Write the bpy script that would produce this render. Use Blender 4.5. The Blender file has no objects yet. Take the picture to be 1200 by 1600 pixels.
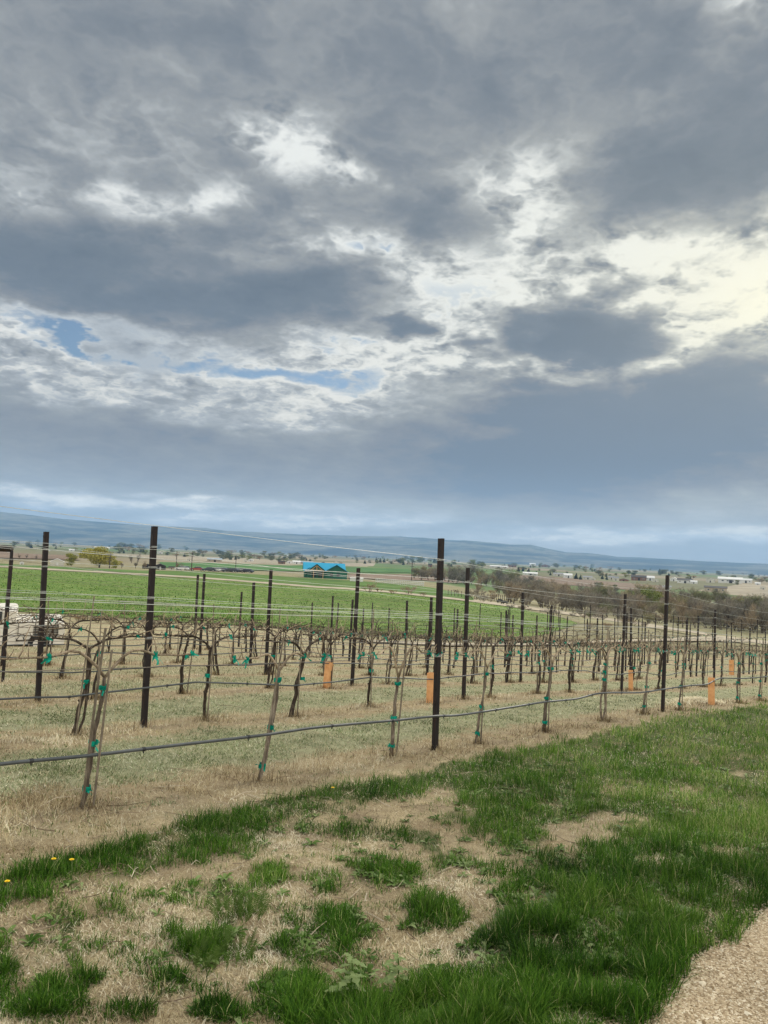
import bpy, bmesh, math, random
import numpy as np
from mathutils import Vector, Matrix, noise as mnoise
scene = bpy.context.scene
COL = scene.collection
R = math.radians

# ---------------------------------------------------------------- camera
PITCH, ROLL, F = R(2.96), R(2.52), 1200.0
cam_data = bpy.data.cameras.new("camera")
cam_data.sensor_fit = 'VERTICAL'
cam_data.sensor_height = 36.0
cam_data.lens = 36.0 * F / 1600.0
cam_data.clip_start = 0.05
cam_data.clip_end = 60000
cam = bpy.data.objects.new("camera", cam_data)
COL.objects.link(cam)
CM = Matrix.Rotation(R(90) + PITCH, 4, 'X') @ Matrix.Rotation(ROLL, 4, 'Z')
cam.matrix_world = CM
scene.camera = cam
scene.render.resolution_x, scene.render.resolution_y = 768, 1024

def ray(px, py):
    """world direction through a pixel of the 1200x1600 photograph"""
    return (CM.to_3x3() @ Vector(((px - 600) / F, -(py - 800) / F, -1))).normalized()

# ---------------------------------------------------------------- exposure
vs = scene.view_settings
vs.view_transform = 'Standard'
vs.look = 'None'
vs.gamma = 1
vs.exposure = 0.80
scene.cycles.max_bounces = 6
scene.cycles.volume_bounces = 1
scene.cycles.transparent_max_bounces = 8

# ---------------------------------------------------------------- sun
SUN_AZ, SUN_EL = R(35), R(34)          # to the right of the view, behind the clouds
sd = bpy.data.lights.new("sun", 'SUN')
sd.energy = 1.5
sd.angle = R(12)
sd.color = (1.0, 0.93, 0.80)
sun = bpy.data.objects.new("sun", sd)
COL.objects.link(sun)
sdir = Vector((math.sin(SUN_AZ) * math.cos(SUN_EL), math.cos(SUN_AZ) * math.cos(SUN_EL), math.sin(SUN_EL)))
sun.rotation_euler = sdir.to_track_quat('Z', 'Y').to_euler()
sun.location = (0, 0, 30)

# ---------------------------------------------------------------- node helper
class NT:
    """tiny expression layer over a node tree"""
    def __init__(s, tree):
        s.t = tree; s.n = tree.nodes; s.l = tree.links
    def new(s, kind, **kw):
        n = s.n.new(kind)
        for k, v in kw.items(): setattr(n, k, v)
        return n
    def put(s, sock, v):
        if isinstance(v, bpy.types.NodeSocket): s.l.new(v, sock)
        elif v is not None: sock.default_value = v
    def m(s, op, a, b=None, c=None, clamp=False):
        n = s.new('ShaderNodeMath', operation=op, use_clamp=clamp)
        s.put(n.inputs[0], a); s.put(n.inputs[1], b)
        if c is not None: s.put(n.inputs[2], c)
        return n.outputs[0]
    def vm(s, op, a, b=None, scale=None):
        n = s.new('ShaderNodeVectorMath', operation=op)
        s.put(n.inputs[0], a); s.put(n.inputs[1], b)
        if scale is not None: s.put(n.inputs['Scale'], scale)
        return n.outputs['Value'] if op in ('DOT_PRODUCT', 'LENGTH') else n.outputs[0]
    def xyz(s, x, y, z=0.0):
        n = s.new('ShaderNodeCombineXYZ')
        s.put(n.inputs[0], x); s.put(n.inputs[1], y); s.put(n.inputs[2], z)
        return n.outputs[0]
    def sep(s, v):
        n = s.new('ShaderNodeSeparateXYZ'); s.put(n.inputs[0], v)
        return n.outputs[0], n.outputs[1], n.outputs[2]
    def noise(s, v, scale=5.0, detail=4.0, rough=0.55, dist=0.0, lac=2.0, color=False):
        n = s.new('ShaderNodeTexNoise')
        s.put(n.inputs['Vector'], v); s.put(n.inputs['Scale'], scale)
        n.inputs['Detail'].default_value = detail; n.inputs['Roughness'].default_value = rough
        n.inputs['Distortion'].default_value = dist; n.inputs['Lacunarity'].default_value = lac
        return n.outputs['Color'] if color else n.outputs['Fac']
    def voro(s, v, scale, feature='F1', out='Distance', rnd=1.0):
        n = s.new('ShaderNodeTexVoronoi', feature=feature)
        s.put(n.inputs['Vector'], v); s.put(n.inputs['Scale'], scale)
        n.inputs['Randomness'].default_value = rnd
        return n.outputs[out]
    def ramp(s, f, stops, interp='LINEAR'):
        n = s.new('ShaderNodeValToRGB'); s.put(n.inputs[0], f)
        cr = n.color_ramp; cr.interpolation = interp
        while len(cr.elements) > 1: cr.elements.remove(cr.elements[-1])
        for i, (p, c) in enumerate(stops):
            e = cr.elements[0] if i == 0 else cr.elements.new(p)
            e.position = p
            if not isinstance(c, (tuple, list)): c = (c, c, c)
            e.color = (*c[:3], 1)
        return n.outputs[0]
    def mix(s, f, a, b, mode='MIX'):
        n = s.new('ShaderNodeMix', data_type='RGBA', blend_type=mode)
        s.put(n.inputs[0], f)
        for k, v in ((6, a), (7, b)):
            if isinstance(v, (tuple, list)): v = (*v[:3], 1)
            s.put(n.inputs[k], v)
        return n.outputs[2]
    def mr(s, v, a, b, c=0.0, d=1.0, smooth=False):
        n = s.new('ShaderNodeMapRange')
        if smooth: n.interpolation_type = 'SMOOTHSTEP'
        s.put(n.inputs[0], v)
        for i, q in enumerate((a, b, c, d)): s.put(n.inputs[1 + i], q)
        return n.outputs[0]

# ---------------------------------------------------------------- sky
world = bpy.data.worlds.new("World")
scene.world = world
world.use_nodes = True
wt = world.node_tree
wt.nodes.clear()
W = NT(wt)
tc = W.new('ShaderNodeTexCoord').outputs['Generated']
dx, dy, dz = W.sep(W.vm('NORMALIZE', tc))
az = W.m('ARCTAN2', dx, dy)
el = W.m('ARCSINE', dz)
elc = W.m('MAXIMUM', dz, 0.0)
# clouds lie on a layer overhead, so their texture is foreshortened to the horizon
den = W.m('ADD', elc, 0.22)
pl = W.xyz(W.m('DIVIDE', dx, den), W.m('DIVIDE', dy, den), 0.37)
w1 = W.vm('SUBTRACT', W.noise(pl, 1.5, 3, 0.6, color=True), (0.5, 0.5, 0.5))
w1x, w1y, _ = W.sep(w1)
w2 = W.vm('SUBTRACT', W.noise(pl, 6.0, 4, 0.6, color=True), (0.5, 0.5, 0.5))
w2x, w2y, _ = W.sep(w2)
wamp = W.mr(el, 0.03, 0.22, 0.22, 1.0)
azw = W.m('ADD', az, W.m('ADD', W.m('MULTIPLY', w1x, 0.26), W.m('MULTIPLY', w2x, 0.12)))
elw = W.m('ADD', el, W.m('MULTIPLY', wamp, W.m('ADD', W.m('MULTIPLY', w1y, 0.14), W.m('MULTIPLY', w2y, 0.07))))

def azel(px, py):
    d = ray(px, py)
    return math.atan2(d.x, d.y), math.asin(d.z)

SP = W.xyz(azw, elw, 1.0)
def blobsum(blobs):
    """sum of soft flat-topped patches, each placed by the azimuth and elevation of its centre"""
    tot = None
    for (cx, cy, rx, ry, amp, rot) in blobs:
        a0, e0 = azel(cx, cy)
        a1, _ = azel(cx + 10, cy); _, e1 = azel(cx, cy - 10)
        ka = abs(a1 - a0) / 10 * rx; ke = abs(e1 - e0) / 10 * ry
        if rot:
            c, s_ = math.cos(R(rot)), math.sin(R(rot))
            q = W.xyz(W.vm('DOT_PRODUCT', SP, (c / ka, s_ / ka, -(c * a0 + s_ * e0) / ka)),
                      W.vm('DOT_PRODUCT', SP, (-s_ / ke, c / ke, (s_ * a0 - c * e0) / ke)), 0.0)
        else:
            n = W.new('ShaderNodeVectorMath', operation='MULTIPLY_ADD')
            W.put(n.inputs[0], SP); n.inputs[1].default_value = (1 / ka, 1 / ke, 0)
            n.inputs[2].default_value = (-a0 / ka, -e0 / ke, 0)
            q = n.outputs[0]
        n = W.new('ShaderNodeVectorMath', operation='LENGTH'); W.put(n.inputs[0], q)
        g = W.mr(n.outputs['Value'], 0.2, 1.75, amp, 0.0, True)
        tot = g if tot is None else W.m('ADD', tot, g)
    return tot
#SKYBLOBS
# thickness of the cloud over each part of the sky: + thick and dark, - thin and bright
BL = [
 # dark masses
 (260, 430, 330, 80, .46, -4), (520, 465, 110, 50, .20, 0), (60, 470, 130, 60, .12, 0),
 (660, 330, 110, 60, .40, -25), (520, 300, 130, 50, .30, -10), (420, 250, 90, 60, .12, 0),
 (1030, 300, 230, 110, .28, 12), (1120, 200, 260, 150, .12, 0), (700, 90, 420, 110, .14, 0),
 (905, 512, 130, 46, 1.05, -3), (600, 512, 36, 19, .75, 0), (745, 540, 24, 14, .55, 0),
 (950, 680, 330, 95, .48, 6), (760, 600, 110, 20, .35, 5), (300, 705, 420, 60, .16, 0), (1150, 600, 90, 60, .25, 0),
 (250, 50, 160, 60, .08, 0), (90, 260, 120, 50, .05, 0),
 (90, 860, 900, 30, .05, 0),
 # bright, thin cloud
 (760, 430, 240, 160, -.40, 30), (800, 330, 60, 70, -.22, 0), (640, 470, 130, 50, -.2, 0),
 (500, 245, 105, 68, -.58, -15), (430, 225, 30, 40, -.16, 0), (600, 380, 60, 30, -.1, 0),
 (1150, 455, 185, 100, -.60, -10), (1010, 430, 90, 40, -.18, 0), (1060, 560, 60, 25, -.3, 10), (900, 570, 100, 12, -.30, 0),
 (440, 395, 190, 26, -.26, 22), (200, 320, 230, 36, -.28, 14), (30, 290, 90, 40, -.15, 20),
 (260, 90, 60, 120, -.10, 20), (1060, 170, 60, 40, -.12, 0), (1180, 0, 60, 40, -.3, 0),
 (140, 588, 330, 48, -.26, 0), (520, 585, 170, 45, -.30, 0), (60, 525, 120, 22, -.3, 0), (480, 520, 90, 25, -.25, 0),
 (330, 642, 300, 22, -.14, 0),
 (130, 778, 300, 14, -.42, 0), (500, 814, 200, 12, -.36, 3), (900, 840, 180, 12, -.36, 3), (1200, 832, 130, 14, -.36, 3),
 (560, 790, 120, 14, -.14, 3), (1080, 800, 160, 22, -.10, 3),
]
# holes through to the blue
HOLES = [(130, 530, 110, 13, -.46, -7), (290, 550, 130, 22, -.52, -3), (500, 592, 75, 15, -.36, 0),
         (505, 522, 40, 14, -.20, 0), (560, 375, 40, 14, -.2, 0), (690, 480, 60, 40, -.06, 0)]
fb = W.noise(pl, 1.1, 3, 0.5)
fm = W.noise(W.vm('ADD', pl, W.vm('SCALE', w1, None, 0.35)), 2.6, 5, 0.62)
ff = W.noise(W.vm('ADD', pl, W.vm('SCALE', w2, None, 0.25)), 7.0, 6, 0.62)
# rounded billows: inverted distance to scattered cell centres at two sizes
vb = W.vm('ADD', pl, W.vm('SCALE', w2, None, 0.30))
b1 = W.m('SUBTRACT', 0.45, W.voro(vb, 9.0, 'F1'))
b2 = W.m('SUBTRACT', 0.42, W.voro(vb, 22.0, 'F1'))
bil = W.m('ADD', b1, W.m('MULTIPLY', b2, 0.55))
T = W.m('ADD', blobsum(BL), 0.66)
T = W.m('ADD', T, W.m('MULTIPLY', W.m('SUBTRACT', fb, 0.5), 0.20))
T = W.m('ADD', T, W.m('MULTIPLY', W.m('SUBTRACT', fm, 0.5), W.mr(el, 0.02, 0.30, 0.22, 0.60)))
# broken cloud where it is thin: the fine billows only show there
thin = W.mr(T, 0.75, 0.30, 0.06, 1.0, True)
T = W.m('ADD', T, W.m('MULTIPLY', W.m('MULTIPLY', W.m('SUBTRACT', ff, 0.47), W.m('MULTIPLY', thin, W.mr(el, 0.03, 0.25, 0.25, 1.0))), 1.40))
T = W.m('ADD', T, W.m('MULTIPLY', bil, W.m('MULTIPLY', W.mr(thin, 0.0, 1.0, 0.22, 1.0), W.mr(el, 0.05, 0.25, 0.15, 0.85))))
# a second, smaller mottling keeps the dark masses from going flat
T = W.m('ADD', T, W.m('MULTIPLY', W.m('SUBTRACT', ff, 0.5), W.mr(el, 0.03, 0.3, 0.06, 0.30)))
T = W.m('SMOOTH_MAX', T, 0.12, 0.25)
HB = blobsum(HOLES)
T = W.m('ADD', T, W.m('MULTIPLY', HB, W.mr(ff, .38, .60, .55, 1.75)))
TS = W.m('MULTIPLY', T, 0.7)
# calm the texture into a veil near the horizon
low = W.mr(el, 0.0, 0.16, 1.0, 0.0, True)
hi_c = W.ramp(TS, [(0.000, (.56, .64, .72)), (0.085, (.80, .82, .80)), (0.18, (.64, .66, .66)), (0.30, (.44, .465, .475)), (0.43, (.30, .32, .335)), (0.560, (.215, .24, .27)), (0.700, (.165, .195, .23)), (1.0, (.11, .14, .18))])
lo_c = W.ramp(TS, [(0.000, (.60, .62, .62)), (0.075, (.80, .78, .72)), (0.17, (.60, .60, .57)), (0.29, (.40, .42, .44)), (0.434, (.31, .325, .335)), (0.595, (.235, .25, .28)), (0.700, (.165, .205, .265))])
cloud = W.mix(W.mr(el, 0.06, 0.42, 1.0, 0.0, True), hi_c, lo_c)
cloud = W.mix(W.m('MULTIPLY', HB, -2.2, None, True), cloud, (.42, .46, .50))
# the sun behind the clouds on the right warms and lifts the thin cloud round it
ga, ge = azel(1240, 470)
gq = W.m('SQRT', W.m('ADD', W.m('POWER', W.m('DIVIDE', W.m('SUBTRACT', az, ga), 0.34), 2.0), W.m('POWER', W.m('DIVIDE', W.m('SUBTRACT', el, ge), 0.19), 2.0)))
glow = W.m('MULTIPLY', W.m('EXPONENT', W.m('MULTIPLY', gq, -1.5)), W.mr(T, 0.85, 0.20, 0.18, 1.0))
cloud = W.mix(glow, cloud, (1.05, 1.0, .76))
sky = W.new('ShaderNodeTexSky', sky_type='NISHITA')
sky.sun_disc = False
sky.sun_elevation = SUN_EL
sky.sun_rotation = SUN_AZ
sky.altitude = 700
SKY_STR = 0.10
cover = W.mr(T, -0.30, 0.14, 0.0, 1.0, True)
skyc = W.mix(1.0, sky.outputs[0], (.44, .46, .46), 'MULTIPLY')
# unseen clouds behind and overhead get added brightness and warmth to light the ground
unseen_gain = W.mr(dy, 0.62, 0.0, 0.61, 2.4, True)
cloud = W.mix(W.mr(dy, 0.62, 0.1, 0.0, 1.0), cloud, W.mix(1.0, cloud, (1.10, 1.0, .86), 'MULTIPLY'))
final = W.mix(cover, skyc, W.vm('SCALE', cloud, None, W.m('MULTIPLY', W.m('MULTIPLY', unseen_gain, W.mr(el, 0.02, 0.13, 1.45, 1.0, True)), 1.0 / SKY_STR)))
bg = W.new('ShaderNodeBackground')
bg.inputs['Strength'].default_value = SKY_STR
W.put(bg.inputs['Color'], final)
wo = W.new('ShaderNodeOutputWorld')
W.l.new(bg.outputs[0], wo.inputs['Surface'])
world.cycles.sampling_method = 'MANUAL'
world.cycles.sample_map_resolution = 512
# ---------------------------------------------------------------- terrain
PY = np.array([-400, -30, 0, 15, 22, 40, 48, 60, 150, 330, 1000, 3000, 6500, 16000.])
PZ = np.array([1.0, -0.9, -1.5, -2.64, -3.43, -5.12, -5.5, -5.9, -7.9, -12.4, -18, -32, -55, -60.])
def smooth(x, a, b):
    t = np.clip((x - a) / (b - a), 0, 1)
    return t * t * (3 - 2 * t)
def terr(X, Y):
    X = np.asarray(X, float); Y = np.asarray(Y, float)
    w = 0.06 * np.abs(Y) + 0.6
    z = sum(k * np.interp(Y + o * w, PY, PZ) for o, k in ((-1, .2), (-.5, .2), (0, .2), (.5, .2), (1, .2)))
    z = z - 0.008 * np.clip(X, -60, 60)
    z = z + 0.25 * smooth(-X, 0, 8) * smooth(Y, 14, 22) * (1 - smooth(Y, 300, 600))
    z = z - 4.0 * smooth(X, 12, 62) * smooth(Y, 45, 130) * (1 - smooth(Y, 420, 900))
    far = smooth(Y, 70, 400)
    z = z + far * (1.2 * np.sin(X / 61 + 1.3) * np.sin(Y / 97) + .8 * np.sin(X / 143 + Y / 211))
    nr = 1 - smooth(np.hypot(X, Y), 20, 60)
    z = z + 0.012 * nr * (np.sin(X * 2.1 + np.sin(Y * 1.3)) + np.sin(Y * 1.7 + 2 * np.sin(X * .9)) + .6 * np.sin(X * 4.7 + Y * 3.9))
    return z
def tz(x, y): return float(terr(x, y))
def gp(px, py, lift=0.0):
    """point of the ground seen at a pixel of the photograph"""
    d = ray(px, py)
    t0 = 1.5
    f0 = t0 * d.z - tz(t0 * d.x, t0 * d.y)
    t = t0
    while t < 20000:
        t1 = t * 1.02
        if t1 * d.z - tz(t1 * d.x, t1 * d.y) < 0:
            a, b = t, t1
            for _ in range(30):
                m_ = (a + b) / 2
                if m_ * d.z - tz(m_ * d.x, m_ * d.y) < 0: b = m_
                else: a = m_
            t = (a + b) / 2
            return Vector((t * d.x, t * d.y, tz(t * d.x, t * d.y) + lift))
        t = t1
    return None
def at_depth(px, Y):
    d = ray(px, 862 + 0.044 * (px - 600)); k = Y / d.y
    return k * d.x, Y
RD = np.array([0.6626, 0.749]); RN = np.array([0.749, -0.6626])
def rowpt(n, t):
    """point on the ground: n across the rows, t along them"""
    x, y = RN[0] * n + RD[0] * t, RN[1] * n + RD[1] * t
    return Vector((x, y, tz(x, y)))
def NTof(x, y): return RN[0] * x + RN[1] * y, RD[0] * x + RD[1] * y
# ---------------------------------------------------------------- materials
def mat(name, build):
    m = bpy.data.materials.new(name); m.use_nodes = True
    m.node_tree.nodes.clear()
    g = NT(m.node_tree)
    b = g.new('ShaderNodeBsdfPrincipled')
    o = g.new('ShaderNodeOutputMaterial')
    g.l.new(b.outputs[0], o.inputs['Surface'])
    build(g, b)
    return m
def setb(g, b, color=None, rough=0.8, metal=0.0, spec=0.3, bump=None, bd=0.01, bs=0.6):
    if color is not None:
        if isinstance(color, tuple): b.inputs['Base Color'].default_value = (*color, 1)
        else: g.l.new(color, b.inputs['Base Color'])
    g.put(b.inputs['Roughness'], rough); b.inputs['Metallic'].default_value = metal
    b.inputs['Specular IOR Level'].default_value = spec
    if bump is not None:
        n = g.new('ShaderNodeBump'); n.inputs['Strength'].default_value = bs; n.inputs['Distance'].default_value = bd
        g.l.new(bump, n.inputs['Height']); g.l.new(n.outputs[0], b.inputs['Normal'])
def objco(g): return g.new('ShaderNodeTexCoord').outputs['Object']
def pos(g): return g.new('ShaderNodeNewGeometry').outputs['Position']
def rnd(g): return g.new('ShaderNodeObjectInfo').outputs['Random']
def simple(name, c1, c2, scale=8, rough=0.8, metal=0.0, spec=0.3, bd=0.004, vary=0.0, detail=6):
    def f(g, b):
        v = objco(g)
        n = g.noise(v, scale, detail, 0.6)
        c = g.ramp(n, [(0.3, c1), (0.7, c2)])
        if vary: c = g.mix(1.0, c, g.ramp(rnd(g), [(0, 1 - vary), (1, 1 + vary)]), 'MULTIPLY')
        setb(g, b, c, rough, metal, spec, g.noise(v, scale * 5, 4, 0.6), bd)
    return mat(name, f)
def attr(g, name, out='Fac'):
    n = g.new('ShaderNodeAttribute', attribute_name=name)
    return n.outputs[out]
def bladed(name, stops, trans=0.25, rough=0.6):
    def f(g, b):
        c = g.ramp(attr(g, 'tint'), stops)
        c = g.mix(1.0, c, g.ramp(g.noise(pos(g), 0.9, 3, 0.6), [(0.3, .72), (0.7, 1.25)]), 'MULTIPLY')
        setb(g, b, c, rough, 0, 0.08)
        b.inputs['Roughness'].default_value = rough
        t = g.new('ShaderNodeBsdfTranslucent'); g.l.new(c, t.inputs['Color'])
        mx = g.new('ShaderNodeMixShader'); mx.inputs[0].default_value = trans
        g.l.new(b.outputs[0], mx.inputs[1]); g.l.new(t.outputs[0], mx.inputs[2])
        o = [n for n in g.n if n.type == 'OUTPUT_MATERIAL'][0]
        g.l.new(mx.outputs[0], o.inputs['Surface'])
    return mat(name, f)
M = {}
def f_bark(c1, c2, c3):
    def f(g, b):
        v = objco(g)
        st = g.vm('MULTIPLY', v, (1, 1, .16))
        n = g.noise(st, 60, 6, 0.7)
        n2 = g.noise(v, 9, 4, 0.6)
        c = g.ramp(n, [(0.3, c1), (0.52, c2), (0.75, c3)])
        c = g.mix(1.0, c, g.ramp(n2, [(0.3, .65), (0.7, 1.25)]), 'MULTIPLY')
        c = g.mix(1.0, c, g.ramp(rnd(g), [(0, .75), (1, 1.25)]), 'MULTIPLY')
        setb(g, b, c, 0.9, 0, 0.15, n, 0.012, 1.0)
    return f
M['bark'] = mat('vine_bark', f_bark((.014, .010, .008), (.058, .044, .034), (.20, .165, .13)))
M['young_bark'] = mat('young_bark', f_bark((.045, .035, .027), (.17, .135, .105), (.42, .36, .29)))
M['cane'] = mat('cane_bark', f_bark((.14, .10, .065), (.38, .30, .21), (.60, .52, .40)))
M['stake'] = mat('stake_wood', f_bark((.09, .07, .05), (.24, .20, .15), (.42, .37, .29)))
M['tree_bark'] = mat('tree_bark', f_bark((.05, .04, .032), (.11, .09, .07), (.18, .15, .12)))
def f_post(g, b):
    v = objco(g)
    n = g.noise(g.vm('MULTIPLY', v, (1, 1, .25)), 22, 6, 0.7)
    c = g.ramp(n, [(0.30, (.012, .010, .012)), (0.55, (.024, .017, .017)), (0.72, (.06, .030, .020)), (0.86, (.16, .12, .10))])
    setb(g, b, c, g.mr(n, .3, .8, .45, .85), 0.25, 0.35, g.noise(v, 90, 3, .6), 0.002)
M['post'] = mat('weathered_dark_steel', f_post)
M['wire'] = simple('galvanised_wire', (.40, .42, .41), (.60, .62, .60), 30, .42, .35, .5, .0005)
M['old_wire'] = simple('dull_wire', (.10, .085, .07), (.24, .21, .18), 14, .6, .3, .4, .0005)
M['hose'] = simple('drip_hose_plastic', (.035, .042, .048), (.085, .095, .10), 5, .42, 0, .5, .001)
M['fitting'] = simple('hose_fitting_plastic', (.012, .014, .016), (.03, .032, .035), 20, .5, 0, .5, .001)
M['tape'] = bladed('green_tie_tape', [(0, (.003, .17, .12)), (1, (.012, .40, .29))], .3, .45)
M['orange'] = simple('orange_grow_tube_card', (.56, .26, .10), (.76, .42, .19), 7, .6, 0, .35, .002)
M['white_paint'] = simple('old_white_paint', (.62, .58, .50), (.78, .75, .68), 2.5, .5, 0, .4, .001)
M['black'] = simple('black_rubber', (.012, .012, .013), (.03, .03, .03), 9, .8)
M['dark_gap'] = simple('dark_gap_paint', (.02, .02, .02), (.05, .05, .045), 9, .8)  # near-black colour of the louvres and panel seams
M['glass'] = mat('window_glass', lambda g, b: setb(g, b, (.03, .04, .05), .12, 0, .6))

# ---------------------------------------------------------------- builders
class MB:
    """collects rings, boxes and faces into ONE mesh object"""
    def __init__(s): s.v = []; s.f = []; s.tint = []
    def add(s, vs, fs):
        k = len(s.v); s.v.extend([tuple(p) for p in vs]); s.f.extend([tuple(i + k for i in q) for q in fs])
    def box(s, c, d, rz=0.0, taper=1.0, ry=0.0):
        x, y, z = d[0] / 2, d[1] / 2, d[2] / 2
        P = [Vector((sx * x * (taper if sz > 0 else 1), sy * y * (taper if sz > 0 else 1), sz * z)) for sz in (-1, 1) for sx, sy in ((-1, -1), (1, -1), (1, 1), (-1, 1))]
        Mx = Matrix.Rotation(rz, 3, 'Z') @ Matrix.Rotation(ry, 3, 'Y')
        s.add([Mx @ p + Vector(c) for p in P], [(3, 2, 1, 0), (4, 5, 6, 7), (0, 1, 5, 4), (1, 2, 6, 5), (2, 3, 7, 6), (3, 0, 4, 7)])
    def tube(s, pts, rad, n=6, cap=True, rough=0.0, rng=None):
        pts = [Vector(p) for p in pts]
        if not hasattr(rad, '__len__'): rad = [rad] * len(pts)
        t0 = (pts[1] - pts[0]).normalized()
        a = t0.cross(Vector((0, 0, 1)))
        if a.length < 0.1: a = t0.cross(Vector((0, 1, 0)))
        a.normalize()
        vs = []
        for i, p in enumerate(pts):
            t = (pts[min(i + 1, len(pts) - 1)] - pts[max(i - 1, 0)]).normalized()
            a = (a - t * a.dot(t)).normalized(); b = t.cross(a)
            for k in range(n):
                th = 2 * math.pi * k / n
                r = rad[i] * (1 + (rng.uniform(-rough, rough) if rng else 0))
                vs.append(p + a * (math.cos(th) * r) + b * (math.sin(th) * r))
        fs = [(i * n + k, i * n + (k + 1) % n, (i + 1) * n + (k + 1) % n, (i + 1) * n + k) for i in range(len(pts) - 1) for k in range(n)]
        if cap: fs += [tuple(range(n - 1, -1, -1)), tuple(range((len(pts) - 1) * n, len(pts) * n))]
        s.add(vs, fs)
    def build(s, name, m, parent=None, smooth_=False, tint=None):
        me = bpy.data.meshes.new(name)
        me.from_pydata(s.v, [], s.f); me.materials.append(m)
        if smooth_: me.polygons.foreach_set('use_smooth', [True] * len(me.polygons))
        if tint is not None:
            at = me.attributes.new('tint', 'FLOAT', 'POINT'); at.data.foreach_set('value', tint)
        me.update()
        o = bpy.data.objects.new(name, me); COL.objects.link(o); o.parent = parent
        return o
def fast_mesh(name, V, Fq=None, Ft=None, m=None, tint=None, smooth_=False):
    """numpy arrays straight into a mesh: V (n,3), quads (q,4), triangles (t,3)"""
    me = bpy.data.meshes.new(name)
    nq = 0 if Fq is None else len(Fq); nt = 0 if Ft is None else len(Ft)
    me.vertices.add(len(V)); me.vertices.foreach_set('co', np.asarray(V, np.float32).ravel())
    idx = np.concatenate([a.ravel() for a in (Fq, Ft) if a is not None]).astype(np.int32)
    tot = np.concatenate([np.full(nq, 4), np.full(nt, 3)]).astype(np.int32)
    st = np.concatenate([[0], np.cumsum(tot)[:-1]]).astype(np.int32)
    me.loops.add(len(idx)); me.loops.foreach_set('vertex_index', idx)
    me.polygons.add(nq + nt); me.polygons.foreach_set('loop_start', st)
    me.polygons.foreach_set('use_smooth', np.full(nq + nt, smooth_))
    if tint is not None:
        at = me.attributes.new('tint', 'FLOAT', 'POINT'); at.data.foreach_set('value', np.asarray(tint, np.float32))
    me.materials.append(m)
    me.update(calc_edges=True); me.validate()
    o = bpy.data.objects.new(name, me); COL.objects.link(o)
    return o
def tag(o, label=None, cat=None, group=None, kind=None):
    for k, v in (('label', label), ('category', cat), ('group', group), ('kind', kind)):
        if v: o[k] = v
    return o
def empty(name, loc, rz=0.0, ry=0.0):
    o = bpy.data.objects.new(name, None); COL.objects.link(o)
    o.location = loc; o.rotation_euler = (0, ry, rz); o.empty_display_size = 0.1
    return o
def kids(o): return [c for c in KIDS.get(o.name, [])]
KIDS = {}
def dup(root, loc, rz=None, scale=None):
    r = root.copy(); COL.objects.link(r); r.location = loc
    if rz is not None: r.rotation_euler[2] = rz
    if scale is not None: r.scale = scale if hasattr(scale, '__len__') else (scale,) * 3
    for ch in list(root.children):
        c = ch.copy(); COL.objects.link(c); c.parent = r
        for gch in ch.children:
            d = gch.copy(); COL.objects.link(d); d.parent = c
    return r
ORD = ['first', 'second', 'third', 'fourth', 'fifth', 'sixth', 'seventh', 'eighth', 'ninth', 'tenth', 'eleventh', 'twelfth', 'thirteenth', 'fourteenth', 'fifteenth', 'sixteenth', 'seventeenth', 'eighteenth', 'nineteenth', 'twentieth']
def ordi(i):
    if i < 20: return ORD[i]
    t = ['twenty', 'thirty', 'forty', 'fifty', 'sixty'][(i + 1) // 10 - 2]
    u = (i + 1) % 10
    return (t[:-1] + 'ieth') if u == 0 else t + '-' + ORD[u - 1]
def hash2(ix, iy, s=0):
    h = np.sin(ix * 127.1 + iy * 311.7 + s * 74.7) * 43758.5453
    return h - np.floor(h)
def vnoise(x, y, s=0):
    ix, iy = np.floor(x), np.floor(y); fx, fy = x - ix, y - iy
    fx = fx * fx * (3 - 2 * fx); fy = fy * fy * (3 - 2 * fy)
    a, b = hash2(ix, iy, s), hash2(ix + 1, iy, s); c, d = hash2(ix, iy + 1, s), hash2(ix + 1, iy + 1, s)
    return (a * (1 - fx) + b * fx) * (1 - fy) + (c * (1 - fx) + d * fx) * fy
def fbm(x, y, s=0, o=4):
    t = 0; a = 0.5
    for i in range(o): t = t + a * vnoise(x * 2 ** i, y * 2 ** i, s + i); a /= 2
    return t / (1 - 2 ** -o)

# ---------------------------------------------------------------- ground
# where the green grows, measured in columns and rows of the photograph and carried to the ground
TUFTS = [(107, 1443, 32, 20, 1.0), (115, 1480, 75, 24, .55), (370, 1428, 42, 46, .85), (345, 1488, 62, 34, .95), (250, 1535, 46, 18, .9), (422, 1372, 42, 24, .95), (488, 1482, 62, 24, .95), (540, 1445, 46, 30, 1.0),
         (60, 1565, 72, 40, .8), (8, 1500, 26, 34, .8), (190, 1586, 60, 16, .7), (345, 1588, 46, 18, .8), (490, 1572, 80, 44, .95), (300, 1390, 42, 16, .55), (335, 1408, 40, 20, .45), (645, 1300, 34, 18, .9), (715, 1338, 42, 24, .9),
         (610, 1370, 66, 24, .8), (660, 1415, 30, 14, .95), (700, 1440, 50, 30, .9), (635, 1448, 16, 9, .8), (800, 1400, 52, 28, .7), (870, 1360, 50, 26, .6), (500, 1375, 40, 24, .55), (560, 1345, 44, 18, .4), (450, 1290, 70, 24, .5), (640, 1236, 80, 22, .8), (780, 1300, 60, 26, .8),
         (955, 1330, 46, 30, .9), (560, 1300, 60, 22, .6), (690, 1270, 60, 18, .7), (20, 1440, 20, 10, .3), (900, 1420, 60, 26, .9), (835, 1440, 60, 22, .7), (230, 1450, 60, 16, .3), (215, 1500, 60, 18, .3)]
TR_ = random.Random(99)
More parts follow.
